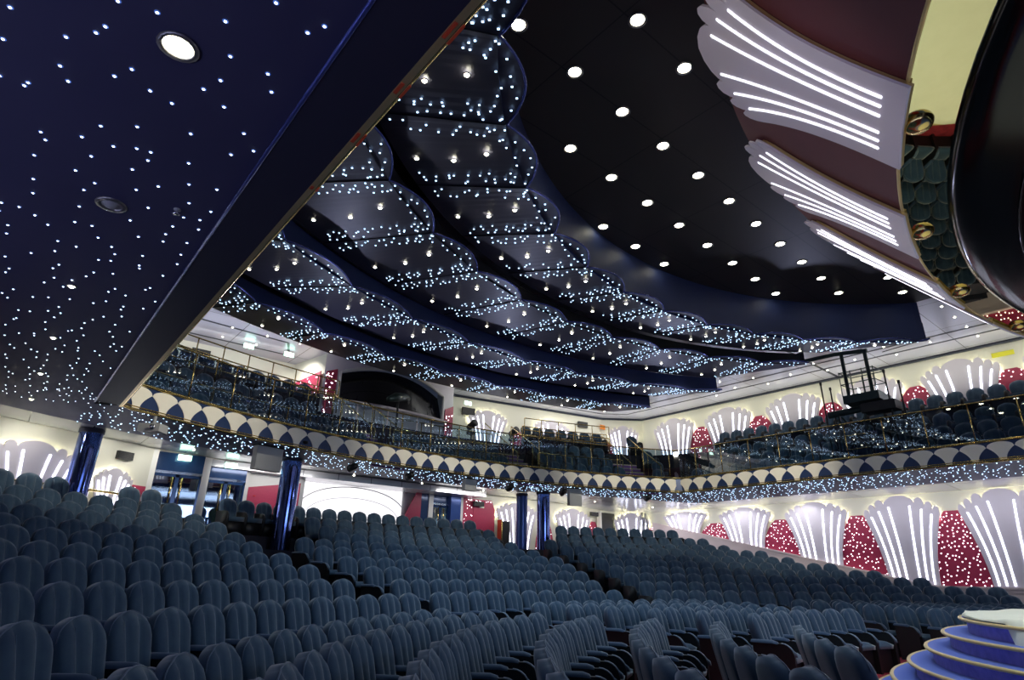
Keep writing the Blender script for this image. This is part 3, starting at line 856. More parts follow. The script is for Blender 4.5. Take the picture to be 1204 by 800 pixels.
def put_row(R, z, a_from, a_to, lab, grp, skip=None):
    """seats between two angles; counted from the a_to end (the aisle) for the left block, from a_from otherwise"""
    st_ = degrees(PITCH/R); n = int((a_to-a_from)/st_); lst = []
    for k in range(n):
        a = a_from+st_*(k+.5) if a_from > -30 or a_to > 0 else a_to-st_*(k+.5)
        x, y = pol(R-.13, a)
        if skip and skip(x, y, a): continue
        lst.append((k, a, x, y))
    for idx, (k, a, x, y) in enumerate(lst):
        X, Y, D = proj(x, y, z+.8)
        ahead = D > .3 and -90 < X < 1300 and 380 < Y < 905
        if x*x+y*y < .85**2 or not ahead: continue
        seats.append((D, x, y, z, pi-rad(a), lab % ordn(k), grp, k == 0 and a_from > -30))
for i, R in enumerate(ROWS_F):
    put_row(R, 0, (-47.6, -57)[i] if i < 2 else -82, -25, 'blue velvet seat in left front block, %s row from stage, %%s from aisle' % ORD[i], 'seats in the left front block')
    if i: put_row(R, 0, -13.5, 13.5, 'blue velvet seat in middle front block, %s row from stage, %%s from left' % ORD[i-1], 'seats in the middle front block')
    put_row(R, 0, 25, 62, 'blue velvet seat in right front block, %s row from stage, %%s from left' % ORD[i], 'seats in the right front block')
LE = [-22.3, -24.5, -23.7, -22.8, -22.4, -21.3, -20.6, -20.4, -20.4, -20.4]
RS = [-21.0, -20.6, -19.4, -18.6, -18., -17.2, -16.6, -15.8, -15.2, -16.3]
LE2 = [6.2, 7.6, 8.6, 9.4, 9.9, 9.9, 9.6, 9.4, 9.2, 9.2]
def skip_wall(x, y, a): return x > 21.8 or x < -2.4 or y > 19.4 or (x-1.25)**2+(y-16.9)**2 < .4 or (x-15.6)**2+(y-17.6)**2 < 1.1
def skip_vest(x, y, a):
    R = sqrt((x-CX)**2+(y-CY)**2)
    return skip_wall(x, y, a) or (18.2 < R < 21. and -20.2 < a < -11.2)
for i, R in enumerate(ROWS_R):
    z = zfloor_row(i)
    nm = ORD[i]
    put_row(R, z, -75, LE[i], 'blue velvet seat in raised left block, %s raised row, %%s from aisle' % nm, 'seats in the raised left block', skip_vest)
    put_row(R, z, RS[i], LE2[i], 'blue velvet seat in raised middle block, %s raised row, %%s from left' % nm, 'seats in the raised middle block', skip_vest)
    put_row(R, z, LE2[i]+3.6, 72, 'blue velvet seat in raised right block, %s raised row, %%s from left' % nm, 'seats in the raised right block', skip_wall)
for i, (R, tz) in enumerate(BR):
    z = Z(tz)-.95; s = 22.5; k = 0
    while s < LTOT-9:
        x, y, nx, ny = fas(s); o_ = R-19.0-.13; px, py = x-nx*o_, y-ny*o_
        onarc = 21.73 < s < 21.73+LARC
        a = degrees((s-21.73)/19.)-a0 if onarc else (a0 if s > 25+LARC else -a0)
        s += .56*(19/R if onarc else 1); k += 1
        if onarc and (abs(a+5) < 1.9 or abs(a-11.5) < 2.2 or abs(a-25.7) < 1.7): continue
        if (i >= 3 or (i == 2)) and -9 < a < 9.5 and onarc: continue
        if py > 20.2 or (py > 19.0 and px > 22.5): continue
        X, Y, D = proj(px, py, z+.8)
        if -20 < X < 1225 and Y > 0: seats.append((D, px, py, z, atan2(-nx, ny), 'blue velvet seat on the balcony, %s row from the front, %s along' % (ORD[i], ordn(k)) if k < 60 else 'blue velvet seat on the balcony, %s row, toward the right edge' % ORD[i], 'balcony seats', False))
seats.sort(key=lambda s: s[0])
near, far = seats[:300], seats[300:]
first = True
for D, x, y, z, rz, lab, grp, end in near:
    if first: proto.location = (x, y, z); proto.rotation_euler = (0, 0, rz); proto['label'] = lab; proto['group'] = grp; first = False; o = proto; pend = end
    else:
        o = dup(proto, (x, y, z), rz, lab, grp)
        if end: add_arm(o)
if pend: add_arm(proto)
# the rest of the house, beyond the first three hundred
lo = MB(); f2, b2 = back_grids(4, 5); lo.mi = 0; lo.slab(f2, b2)
lo.box(-.22, .22, .0, .42, .34, .455); lo.mi = 1
p = arm_profile(); nn = len(p)
lo.add([(-PITCH/2+sx, y, z) for sx in (-.032, .032) for y, z in p], [tuple(range(nn)), tuple(range(nn, 2*nn))[::-1]]+[(i, nn+i, nn+(i+1) % nn, (i+1) % nn) for i in range(nn)])
lo.mi = 0; lo.box(-PITCH/2-.045, -PITCH/2+.045, -.12, .22, .6, .635)
lo.mi = 1; lo.box(-.235, .235, -.06, .36, 0, .34)
ea = MB(); ea.mi = 1
ea.add([(PITCH/2+sx, y, z) for sx in (-.032, .032) for y, z in p], [tuple(range(nn)), tuple(range(nn, 2*nn))[::-1]]+[(i, nn+i, nn+(i+1) % nn, (i+1) % nn) for i in range(nn)])
def mass(name, lst, label):
    V, Fc, Mi = [], [], []
    for D, x, y, z, rz, lab, grp, end in lst:
        c, s_ = cos(rz), sin(rz); o = len(V)
        V += [(x+vx*c-vy*s_, y+vx*s_+vy*c, z+vz) for vx, vy, vz in lo.v]; Fc += [tuple(i+o for i in f) for f in lo.f]; Mi += lo.m
        if end:
            o = len(V); V += [(x+vx*c-vy*s_, y+vx*s_+vy*c, z+vz) for vx, vy, vz in ea.v]; Fc += [tuple(i+o for i in f) for f in ea.f]; Mi += ea.m
    b = MB(); b.v, b.f, b.m = V, Fc, Mi
    o = b.build(name, [M['velvet'], M['seatside']], None, True); tag(o, label, 'seats', kind='stuff'); return o
mass('theatre_seats', [s for s in far if s[6] != 'balcony seats'], 'remaining blue velvet seats filling the raised rows toward the back wall')
mass('balcony_seats', [s for s in far if s[6] == 'balcony seats'], 'rows of blue velvet seats on the balcony behind the glass')

# ------------------------------------------------------------------ columns
def column(x, y, r, z0, lab, m):
    t = thing('round_column', lab, 'column', (x, y, 0), group=None)
    MB().lathe([(r, z0), (r, Z(2.95))], 32).build('shaft', M[m], t, True)
    MB().lathe([(r*1.12, z0), (r*1.12, z0+.10), (r, z0+.12)], 32).build('base_ring', M['chrome'], t, True)
    MB().lathe([(r, Z(2.84)), (r*1.08, Z(2.85)), (r*1.08, Z(2.94))], 32).build('collar', M['navyface'], t, True)
    return t
column(1.20, 16.87, .24, 1.0, 'dark mirrored blue column at the far left under the star soffit', 'column')
column(6.10, 17.25, .27, 1.0, 'tall mirrored blue column standing by the left aisle', 'column')
column(16.15, 17.55, .25, 1.2, 'slender mirrored blue column in the middle of the picture', 'column')
column(15.95, 18.6, .22, 1.8, 'plain blue column just left of the slender mirrored one', 'columnd')

# ------------------------------------------------------------------ lower back wall, foyer and lit recess
def bx(name, m, parent, *a):
    return MB().box(*a).build(name, M[m], parent)
# foyer behind the openings
fz = zfloor_row(9)
struct(MB().box(2.0, 15, 19.0, 24.2, fz-.1, fz-.02).build('floor', M['carpet']))
struct(MB().box(2.0, 7.3, 23.6, 23.8, fz, ZS).build('wall_foyer', M['columnd']))
struct(MB().box(11.6, 14.6, 23.6, 23.8, fz, ZS).build('wall_foyer', M['columnd']))
struct(MB().box(2.0, 14.6, 19.2, 23.8, ZS-.2, ZS).build('ceiling', M['ring']))
struct(MB().box(2.0, 2.1, 19.0, 23.8, fz, ZS).build('wall_foyer', M['wallwhite']))
struct(MB().box(7.25, 7.4, 20.15, 23.8, fz, ZS).build('wall_foyer', M['wallwhite']))
struct(MB().box(11.5, 11.6, 20.3, 23.8, fz, ZS).build('wall_foyer', M['wallwhite']))
struct(MB().box(14.45, 14.6, 20.3, 23.8, fz, ZS).build('wall_foyer', M['wallwhite']))
# white piers between the glass openings (structure)
def pier(x0, x1, y, z0=fz, z1=ZS, m='wallwhite', d=.25):
    return struct(MB().box(x0, x1, y, y+d, z0, z1).build('wall_pier', M[m]))
pier(2.82, 2.95, 18.65); pier(4.18, 4.42, 19.1); pier(5.52, 5.66, 19.55)
pier(12.58, 12.78, 20.15); pier(13.95, 14.15, 20.1)
# head panels and glass doors
def glass_door(x0, x1, y, lab):
    t = thing('glass_door', lab, 'door', (0, 0, 0), group=None)
    bx('header', 'door', t, x0, x1, y, y+.08, Z(2.45), ZS)
    bx('transom', 'chrome', t, x0, x1, y-.01, y+.05, Z(2.38), Z(2.45))
    w = (x1-x0)/2
    for k in range(2):
        a = x0+w*k; lf = thing('door_leaf', None, None); lf.parent = t
        bx('pane', 'glass', lf, a+.05, a+w-.05, y+.02, y+.03, fz+.08, Z(2.38))
        for q in ((a, a+.05, fz, Z(2.38)), (a+w-.05, a+w, fz, Z(2.38)), (a, a+w, fz, fz+.1), (a, a+w, Z(2.3), Z(2.38))):
            bx('frame', 'door', lf, q[0], q[1], y, y+.05, q[2], q[3])
        hx = a+w-.12 if k == 0 else a+.12
        MB().tube([(hx, y-.06, fz+.7), (hx, y-.06, fz+1.5)], .018, 8).build('handle', M['gold'], lf, True)
    return t
glass_door(2.95, 4.18, 18.9, 'navy framed glass door left of the white pier, under the first green exit sign')
glass_door(4.42, 5.52, 19.35, 'navy framed glass door right of the white pier, with a palm behind it')
glass_door(12.78, 13.5, 20.2, 'narrow glass door in the lower back wall right of the lit screen')
struct(MB().box(13.5, 13.97, 20.0, 20.25, fz, ZS).build('wall_pier', M['columnd']))
struct(MB().box(12.2, 12.6, 20.2, 20.3, fz, ZS).build('wall_pier', M['door']))
def exit_sign(x, y, z, lab, rz=0):
    t = thing('exit_sign', lab, 'exit sign', (x, y, z), rz)
    MB().box(-.16, .16, -.03, .03, 0, .03).build('bracket', M['grey'], t)
    MB().box(-.17, .17, -.02, .02, -.15, 0).build('lit_face', M['green'], t)
exit_sign(3.62, 18.75, Z(2.90), 'green lit exit sign above the leftmost glass door')
exit_sign(4.98, 19.2, Z(2.90), 'green lit exit sign above the glass door with the palm')
exit_sign(5.35, 21.2, Z(7.38), 'green lit exit sign under the far left upper ceiling, left of its twin')
exit_sign(6.75, 21.1, Z(7.38), 'green lit exit sign under the far left upper ceiling, nearer the pink wall')
exit_sign(14.3, 20.3, Z(6.8), 'green lit exit sign just right of the control booth')
# palm
t = thing('potted_palm', 'green potted palm behind the glass door left of the mirrored column', 'plant', (5.0, 20.1, fz))
MB().lathe([(.14, 0), (.2, .3), (.21, .36), (.18, .36)], 16).build('pot', M['grey'], t, True)
for k in range(16):
    a = k*2.4; L = .75+.3*random.random(); P = []
    for q in range(7):
        v = q/6; r = .45*v*L; z = .35+L*1.1*v-.45*v*v*L; w = .045*sin(pi*min(1, v+.08))
        P.append([(r*cos(a)-w*sin(a), r*sin(a)+w*cos(a), z), (r*cos(a)+w*sin(a), r*sin(a)-w*cos(a), z)])
    MB().grid(P).build('frond', M['plant'], t)
t = thing('foyer_cabinet', 'white cabinet with glassware seen through the leftmost glass door', 'cabinet', (3.55, 22.6, fz))
MB().box(-.6, .6, -.25, .25, 0, .9).build('body', M['wallwhite'], t)
MB().box(-.62, .62, -.27, .27, .9, .94).build('top', M['chrome'], t)
for k in range(6):
    MB().lathe([(.03, .94), (.012, .98), (.03, 1.05), (.035, 1.15)], 10, (-.45+.18*k, 0, 0)).build('glass_vase', M['glass'], t, True)
# red and white walls either side of the left mirrored column
struct(MB().box(5.66, 7.4, 19.75, 19.9, fz, ZS).build('wall_back_pier', M['wallwhite']))
t = thing('red_wall_panel', 'plain red wall panel left of the tall mirrored column', 'wall panel', (0, 0, 0))
MB().slab([[(5.75, 19.72, fz), (5.75, 19.72, Z(2.32))], [(7.36, 19.72, fz), (7.36, 19.72, Z(2.6))]], [[(5.75, 19.75, fz), (5.75, 19.75, Z(2.32))], [(7.36, 19.75, fz), (7.36, 19.75, Z(2.6))]]).build('panel', M['red'], t)
MB().lathe([(.04, 0), (.04, .03)], 10).build('knob', M['cloth'], t, True, (5.95, 19.7, Z(2.05)))
struct(MB().box(7.4, 12.2, 20.5, 20.6, fz, ZS+.1).build('wall_recess', M['wallwhite']))
t = thing('lit_screen', 'large brightly lit white screen recess in the middle of the lower back wall', 'screen')
MB().box(7.6, 11.55, 20.36, 20.42, fz+.2, Z(2.9)).build('screen_face', M['screen'], t)
arc = [(9.6-2.2*cos(pi*k/24), 20.3, Z(1.0)+1.72*sin(pi*k/24)**.55) for k in range(25)]
MB().tube(arc, .02, 6).build('arched_frame', M['wallwhite'], t, True)
arc = [(9.6-1.9*cos(pi*k/24), 20.32, Z(.9)+1.45*sin(pi*k/24)**.5) for k in range(25)]
MB().tube(arc, .012, 6).build('arched_frame', M['chrome'], t, True)
t = thing('red_curved_panel', 'red curved wall panel at the right end of the lit screen', 'wall panel')
G = [[(12.2, 20.1, fz+2.05*j/10-.0), (12.2-.15-.75*(1-(j/10)**1.6), 20.1, fz+2.05*j/10)] for j in range(11)]
MB().slab(G, [[(a, b_+.06, c) for a, b_, c in r] for r in G]).build('panel', M['red'], t)
for x in (7.5,):
    struct(MB().box(x-.06, x+.06, 19.9, 20.5, fz, ZS).build('wall_pier', M['wallwhite']))
# starlit red wall with a plain door
t = thing('red_door_panel', 'red wall panel with stars around a plain red door, right of the narrow glass door', 'wall panel', (14.95, 20.12, fz), pi)
MB().slab([[(-.8, .03, 0), (-.8, .03, 1.6)], [(-.62, .03, 0), (-.62, .03, 1.95)], [(.8, .03, 0), (.8, .03, 1.95)]], [[(-.8, 0, 0), (-.8, 0, 1.6)], [(-.62, 0, 0), (-.62, 0, 1.95)], [(.8, 0, 0), (.8, 0, 1.95)]]).build('panel', M['red'], t)
MB().box(-.45, .30, .03, .05, 0, 1.8).build('door_leaf', M['red'], t)
MB().box(-.22, -.0, .05, .06, 1.62, 1.78).build('sign_plate', M['cover'], t)
S = MB()
for k in range(44):
    u = random.uniform(.34, .76) if k < 30 else random.uniform(-.6, .7); z = random.uniform(.3, 1.9) if k < 30 else random.uniform(1.84, 1.92)
    r = .02; S.add([(u+r, .031, z), (u, .031, z+r), (u-r, .031, z), (u, .031, z-r), (u, .05, z)], [(1, 0, 4), (2, 1, 4), (3, 2, 4), (0, 3, 4)])
tag(S.build('star_lights', M['starw'], t), kind='stuff')
# black doorway
t = thing('black_doorway', 'black open doorway in the lower back wall between the shells', 'doorway')
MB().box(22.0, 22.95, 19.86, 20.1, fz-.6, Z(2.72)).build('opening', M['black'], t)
MB().box(21.94, 22.0, 19.84, 20.1, fz-.6, Z(2.78)).build('frame', M['wallwhite'], t)
t = thing('dark_service_door', 'low dark door with brass edge beside the starlit red wall', 'door')
MB().box(15.85, 16.25, 19.7, 19.95, fz, fz+1.15).build('leaf', M['black'], t)
MB().box(15.79, 15.85, 19.68, 19.95, fz, fz+1.2).build('edge', M['gold'], t)
# black vent boxes
def vent(x, y, z, w, h, rz, lab):
    t = thing('black_speaker', lab, 'loudspeaker', (x, y, z), rz)
    MB().box(-w/2, w/2, 0, .1, -h/2, h/2).build('cabinet', M['black'], t)
    g = MB()
    for k in range(5): g.box(-w/2+.02, w/2-.02, .1, .108, -h/2+.02+k*(h-.04)/5, -h/2+.02+(k+.55)*(h-.04)/5)
    g.build('grille', M['grey'] if False else M['seatside'], t)
y_, an_ = on_back(2.1)
vent(2.1, y_-.02, Z(2.62), .42, .20, pi+an_, 'black box speaker on the white wall right of the far left column')
vent(4.1, 22.4, Z(7.05), .6, .26, pi, 'black box speaker high on the far left upper wall')
vent(15.2, 21.55, Z(6.75), .62, .32, pi-rad(11), 'black box speaker on the upper back wall right of the booth')
vent(21.4, 20.38, Z(6.95), .55, .28, pi-rad(11), 'black box speaker on the upper back wall near the far corner')
vent(14.8, 20.0, Z(2.55), .5, .18, pi, 'black box speaker above the starlit red wall')
vent(21.6, 20.0, Z(2.62), .5, .18, pi, 'black box speaker above the black doorway')
# hanging boxes and spotlights under the balcony front
def spot(s, off, lab):
    x, y, nx, ny = fas(s); t = thing('stage_spotlight', lab, 'spotlight', (x-nx*off, y-ny*off, Z(2.92)), atan2(-nx, ny))
    MB().tube([(0, 0, 0), (0, 0, -.12)], .02, 8).build('stem', M['black'], t)
    b = MB(); b.tube([(0, -.12, -.22), (0, .16, -.16)], [.11, .08], 12); b.build('barrel', M['black'], t, True)
    MB().tube([(-.12, 0, -.2), (-.12, 0, -.06), (.12, 0, -.06), (.12, 0, -.2)], .012, 6).build('yoke', M['black'], t)
def hangbox(s, off, w, h, m, lab):
    x, y, nx, ny = fas(s); t = thing('hanging_box', lab, 'equipment box', (x-nx*off, y-ny*off, Z(2.92)), atan2(-nx, ny))
    MB().box(-w/2, w/2, -.1, .1, -h, 0).build('box', M[m], t); MB().box(-w/2-.02, w/2+.02, -.12, .12, -.03, 0).build('mounting_plate', M['black'], t)
def s_at(a): return 21.73+(a+a0)*pi/180*19
spot(s_at(-9), .35, 'black spotlight hanging under the balcony front left of centre')
spot(s_at(-3), .35, 'black spotlight hanging under the middle of the balcony front')
spot(s_at(8.5), .35, 'black spotlight hanging under the balcony front above the starlit red wall')
spot(s_at(15), .35, 'black spotlight hanging under the balcony front beside the slender column')
spot(s_at(25.4), .35, 'black spotlight hanging under the balcony front near its right bend')
hangbox(s_at(-16.5), .55, .75, .62, 'grey', 'large grey box under the balcony front left of the tall mirrored column')
hangbox(s_at(16.6), .5, .5, .62, 'grey', 'grey box under the balcony front right of the slender column')
hangbox(s_at(4.2), .6, .45, .4, 'grey', 'small grey box under the balcony front above the narrow glass door')
# projector at the left corner
t = thing('video_projector', 'white video projector hanging under the left end of the balcony', 'projector', (2.0, 14.0, Z(2.88)), rad(-40))
MB().box(-.22, .22, -.16, .16, -.34, -.18).build('body', M['grey'], t)
MB().tube([(0, 0, -.18), (0, 0, 0)], .03, 8).build('ceiling_pole', M['grey'], t)
MB().tube([(.1, -.16, -.26), (.1, -.22, -.26)], .05, 12).build('lens', M['chrome'], t, True)
t = thing('security_camera', 'small dark camera pod on the balcony front near its left end', 'camera', (*[fas(s_at(-14.5))[i] for i in (0, 1)], Z(3.12)))
MB().lathe([(.0001, -.08), (.07, -.05), (.08, 0), (.0001, .02)], 14).build('dome', M['black'], t, True)
MB().tube([(0, 0, 0), (0, .12, 0)], .02, 8).build('arm', M['black'], t)

# ------------------------------------------------------------------ control booth
cb = thing('control_booth', 'control booth with arched black window at the back of the balcony', 'control booth')
def booth_y(x): return 20.4+.3*(x-7.9)/5.9-.45*sin(pi*(x-7.9)/5.9)
N = 24; X0, X1 = 7.9, 13.8; W0, W1 = 8.45, 13.15
G1, G2, G3, G4 = [], [], [], []
def arch(x):
    t = (x-(W0+W1)/2)/((W1-W0)/2); return 6.82+.48*max(0, 1-t*t)
for k in range(N+1):
    x = X0+(X1-X0)*k/N; y = booth_y(x); G1.append([(x, y, Z(3.5)), (x, y, Z(5.75))])
    xa = W0+(W1-W0)*k/N; ya = booth_y(xa); G2.append([(xa, ya, Z(arch(xa))), (xa, ya, Z(7.45))]); G3.append([(xa, ya+.03, Z(5.75)), (xa, ya+.42, Z(arch(xa)))])
b = MB(); b.grid(G1); b.grid(G2)
for a, c in ((X0, W0), (W1, X1)): b.grid([[(a+(c-a)*k/3, booth_y(a+(c-a)*k/3), Z(5.75)), (a+(c-a)*k/3, booth_y(a+(c-a)*k/3), Z(7.45))] for k in range(4)])
b.build('front_wall', M['shell'], cb)
MB().grid(G3).build('window_glass', M['boothglass'], cb)
MB().tube([(W0, booth_y(W0)-.02, Z(5.75))]+[(W0+(W1-W0)*k/N, booth_y(W0+(W1-W0)*k/N)-.02, Z(arch(W0+(W1-W0)*k/N))) for k in range(N+1)]+[(W1, booth_y(W1)-.02, Z(5.75))], .07, 8).build('arched_frame', M['wallwhite'], cb)
MB().slab([[(W0+(W1-W0)*k/N, booth_y(W0+(W1-W0)*k/N)-o, Z(z)) for o, z in ((0, 5.75), (.45, 5.7))] for k in range(N+1)], [[(W0+(W1-W0)*k/N, booth_y(W0+(W1-W0)*k/N)-o, Z(z)-.08) for o, z in ((0, 5.75), (.45, 5.7))] for k in range(N+1)]).build('window_ledge', M['shell'], cb)
def starplane(name, lab, p0, p1, z0, z1a, z1b, nrm, m, n, parent=None):
    t = thing(name, lab, 'wall panel')
    p0, p1 = Vector(p0), Vector(p1); nv = Vector((nrm[0], nrm[1], 0))*.03
    A = [[(p0.x, p0.y, z0), (p0.x, p0.y, z1a)], [(p1.x, p1.y, z0), (p1.x, p1.y, z1b)]]
    B = [[(a+nv.x, b_+nv.y, c) for a, b_, c in r] for r in A]
    MB().slab(A, B).build('panel', M[m], t); S = MB()
    d = (p1-p0); L = d.length; d = d/L
    for k in range(n):
        u = random.uniform(.04, .96); z = z0+(z1a+(z1b-z1a)*u-z0)*random.uniform(.03, .97); c = Vector((p0.x+d.x*L*u+nv.x, p0.y+d.y*L*u+nv.y, z)); r = .022; dd = Vector((d.x, d.y, 0))*r
        S.add([c+dd, c+Vector((0, 0, r)), c-dd, c-Vector((0, 0, r)), c+nv*.6], [(1, 0, 4), (2, 1, 4), (3, 2, 4), (0, 3, 4), (0, 1, 4), (1, 2, 4), (2, 3, 4), (3, 0, 4)])
    tag(S.build('star_lights', M['starw'], t), kind='stuff'); return t
starplane('starlit_panel', 'pink starlit wall left of the control booth window', (7.40, 22.4), (7.80, 20.45), Z(4.4), Z(6.55), Z(6.75), (-.98, -.2), 'red', 70)
starplane('starlit_panel', 'narrow crimson starlit strip at the left end of the control booth', (7.95, booth_y(7.95)-.04), (8.33, booth_y(8.33)-.04), Z(4.5), Z(6.75), Z(6.9), (0, -1), 'red', 26)
starplane('starlit_panel', 'narrow crimson starlit strip at the right end of the control booth', (13.28, booth_y(13.28)-.04), (13.78, booth_y(13.78)-.04), Z(4.3), Z(6.3), Z(6.55), (0, -1), 'red', 26)
t = thing('followspot', 'dark followspot lamp on a stand in front of the control booth window', 'spotlight', (10.2, 18.9, Z(4.0)), rad(35))
b = MB(); b.tube([(-.75, 0, 1.62), (-.2, 0, 1.85), (.5, 0, 2.05), (.85, 0, 2.1)], [.1, .17, .15, .10], 12); b.build('barrel', M['steel'], t, True)
MB().tube([(0, 0, 0), (0, 0, 1.75)], .04, 8).build('stand', M['black'], t)
for q in range(3): MB().tube([(0, 0, .5), (.45*cos(q*2.1), .45*sin(q*2.1), 0)], .02, 6).build('leg', M['black'], t)
for x, y, zz, lab in ((14.6, 20.4, 5.55, 'dark moving-head lamp right of the control booth'), (16.6, 20.0, 5.5, 'dark lamp cluster on the rail left of the back balcony seats'), (17.0, 18.9, 4.7, 'silver lamp head in front of the back balcony seats')):
    t = thing('moving_head_lamp', lab, 'spotlight', (x, y, Z(zz)))
    MB().box(-.15, .15, -.15, .15, -.12, 0).build('base', M['black'], t); MB().tube([(-.17, 0, 0), (-.17, 0, .3)], .025, 6).build('yoke', M['black'], t); MB().tube([(.17, 0, 0), (.17, 0, .3)], .025, 6).build('yoke', M['black'], t)
    MB().tube([(0, .2, .2), (0, -.25, .35)], [.12, .16], 12).build('head', M['grey'] if 'silver' in lab else M['black'], t, True)
    MB().tube([(0, 0, -.12), (0, 0, -1.5)], .03, 8).build('stand', M['black'], t)

# ------------------------------------------------------------------ rails and stairs on the balcony
def row_rail(a_from, a_to, off, z0, h, lab, straight=None):
    t = thing('brass_rail', lab, 'handrail'); P = []
    n = max(4, int((a_to-a_from)/2))
    for k in range(n+1):
        a = a_from+(a_to-a_from)*k/n; x, y = pol(19+off, a); P.append((x, y))
    if straight: P = straight
    for hh in (h, h*.55):
        MB().tube([(x, y, Z(z0)+hh) for x, y in P], .02, 6).build('rail_tube', M['gold'], t, True)
    for x, y in P: MB().tube([(x, y, Z(z0)), (x, y, Z(z0)+h)], .018, 6).build('post', M['gold'], t, True)
RL = [(1.5, 3.45, .85), (2.9, 4.83, .8), (3.4, 4.83, 1.1)]
for i, (off, z0, h) in enumerate(RL):
    nm = ('lower', 'middle', 'upper')[i]
    row_rail(13.8, 24.2, off if i < 2 else 2.7, z0, h, '%s brass rail between the back balcony seats, right of the booth' % nm)
    row_rail(-28.5, -7.2, off if i < 2 else 2.7, z0, h, '%s brass rail along the far left balcony seats' % nm)
    row_rail(-3, 9.2, (.9, 1.5, 2.2)[i], (3.0, 3.45, 4.0)[i], .95, '%s brass rail in front of the control booth' % nm)
def stairs(a, lab):
    t = thing('balcony_stairs', lab, 'stairs'); x0, y0 = pol(19.5, a); d = Vector(pol(1, a, (0, 0))); n = Vector((-d.y, d.x))
    hw = .62
    for k in range(9):
        o0 = .36*k; z = 3.1+.21*k
        p = [(x0+d.x*o0+n.x*s_*hw, y0+d.y*o0+n.y*s_*hw) for s_ in (-1, 1)]+[(x0+d.x*(o0+.40)+n.x*s_*hw, y0+d.y*(o0+.40)+n.y*s_*hw) for s_ in (1, -1)]
        s1 = MB().prism(p, Z(z)-.04, Z(z)).build('tread', M['step'], t); MB().prism([p[0], p[1], (p[1][0]+d.x*.02, p[1][1]+d.y*.02), (p[0][0]+d.x*.02, p[0][1]+d.y*.02)], Z(z)-.21, Z(z)-.04).build('riser', M['stepr'], s1)
    for s_ in (-1, 1):
        P = [(x0+d.x*.36*k+n.x*s_*hw, y0+d.y*.36*k+n.y*s_*hw, Z(3.1+.21*k)) for k in (0, 3, 6, 8)]
        MB().tube([(x, y, z+.9) for x, y, z in P], .02, 6).build('handrail', M['gold'], t, True)
        for x, y, z in P: MB().tube([(x, y, z), (x, y, z+.9)], .016, 6).build('baluster', M['gold'], t, True)
stairs(-5.0, 'balcony stairs with brass rails left of the control booth centre')
stairs(11.5, 'balcony stairs with violet risers right of the control booth')
stairs(25.7, 'balcony stairs with violet risers in the far right corner')
tag(MB().box(-.25, .25, -.06, .06, 0, .45).build('hung_cloth', M['cloth'], None, False, (20.6, 18.6, Z(5.3))), 'red cloth hanging on the brass rail in the far corner', 'cloth')
tag(MB().box(-.18, .18, -.01, .01, 0, .22).build('wall_notice', M['orange'], None, False, (22.55, 20.05, Z(6.85))), 'small orange notice high on the upper back corner wall', 'notice')
n_ = tag(MB().box(-.3, .3, -.01, .01, 0, .16).build('wall_notice', M['yellow'], None, False, (XR-.03, 3.9, Z(6.95))), 'yellow paper notice above a niche on the upper right wall', 'notice'); n_.rotation_euler = (0, 0, pi/2)

# ------------------------------------------------------------------ access platform on the right balcony
t = thing('access_platform', 'dark green scissor access platform standing on the right balcony', 'work platform', (20.6, 0, 0))
def T(name, pts, r, m='steel', flat=None): return MB().tube([(p[0]-20.6, p[1], Z(p[2])) for p in pts], r, 8, flat=flat).build(name, M[m], t, False)
T('mast', [(20.6, 7.50, 5.48), (20.6, 7.50, 7.05)], .06); T('mast', [(20.6, 6.78, 5.44), (20.6, 6.78, 7.05)], .06)
MB().box(-.3, .75, 6.52, 7.6, Z(5.30), Z(5.56)).build('basket_floor', M['steel'], t)
for z in (6.35, 5.95):
    T('guard_rail', [(20.35, 6.56, z), (20.35, 7.6, z), (21.3, 7.6, z+.05), (21.3, 6.56, z+.05), (20.35, 6.56, z)], .016)
for x in (20.35, 21.3):
    for y in (6.56, 6.9, 7.25, 7.6): T('upright', [(x, y, 5.5), (x, y, 6.38)], .014)
T('top_beam', [(20.6, 8.95, 7.15), (20.6, 7.7, 7.12), (20.6, 6.7, 7.0)], .07)
T('lower_boom', [(20.6, 8.25, 5.08), (20.6, 7.2, 5.12), (20.6, 6.2, 5.08)], .11)
MB().box(-.25, .35, 6.15, 7.15, Z(4.93), Z(5.22)).build('cover', M['black'], t)
for ya, yb, za, zb_ in ((7.85, 7.1, 3.7, 4.95), (7.1, 7.85, 3.7, 4.95)):
    T('scissor_arm', [(20.6, ya, za), (20.6, yb, zb_)], .03)
for y in (7.9, 7.1):
    T('leg', [(20.5, y, 3.5), (20.5, y, 5.0)], .035)
for z in (3.85, 4.3): T('cross_bar', [(20.5, 7.9, z), (20.5, 7.1, z)], .02, 'gold')
for i, (y, z0, z1) in enumerate(((8.33, 5.03, 6.24), (8.05, 5.1, 6.0), (6.35, 5.17, 6.22), (6.0, 4.62, 5.79))):
    tt = thing('lamp_pole', 'dark upright pole beside the access platform, %s from the left' % ORD[i], 'pole', (20.6, y, 0))
    MB().tube([(0, 0, Z(3.6)), (0, 0, Z(z1))], .025, 8).build('shaft', M['black'], tt); MB().tube([(0, 0, Z(z1)-.08), (0, 0, Z(z1)+.02)], .04, 8).build('cap', M['black'], tt)
# ladder tripod on the lower right
t = thing('step_ladder', 'grey step ladder standing by the lower back wall niche', 'ladder', (22.3, 17.6, zfloor_row(9)-.2))
for s_ in (-1, 1):
    for q in (-1, 1): MB().tube([(.3*s_, .3*q, 0), (.1*s_, .02*q, 2.0)], .022, 6).build('leg', M['grey'], t)
for k in range(6): MB().box(-.27+.03*k, .27-.03*k, -.28+.045*k, -.2+.045*k, .3*k+.25, .3*k+.28).build('rung', M['grey'], t)

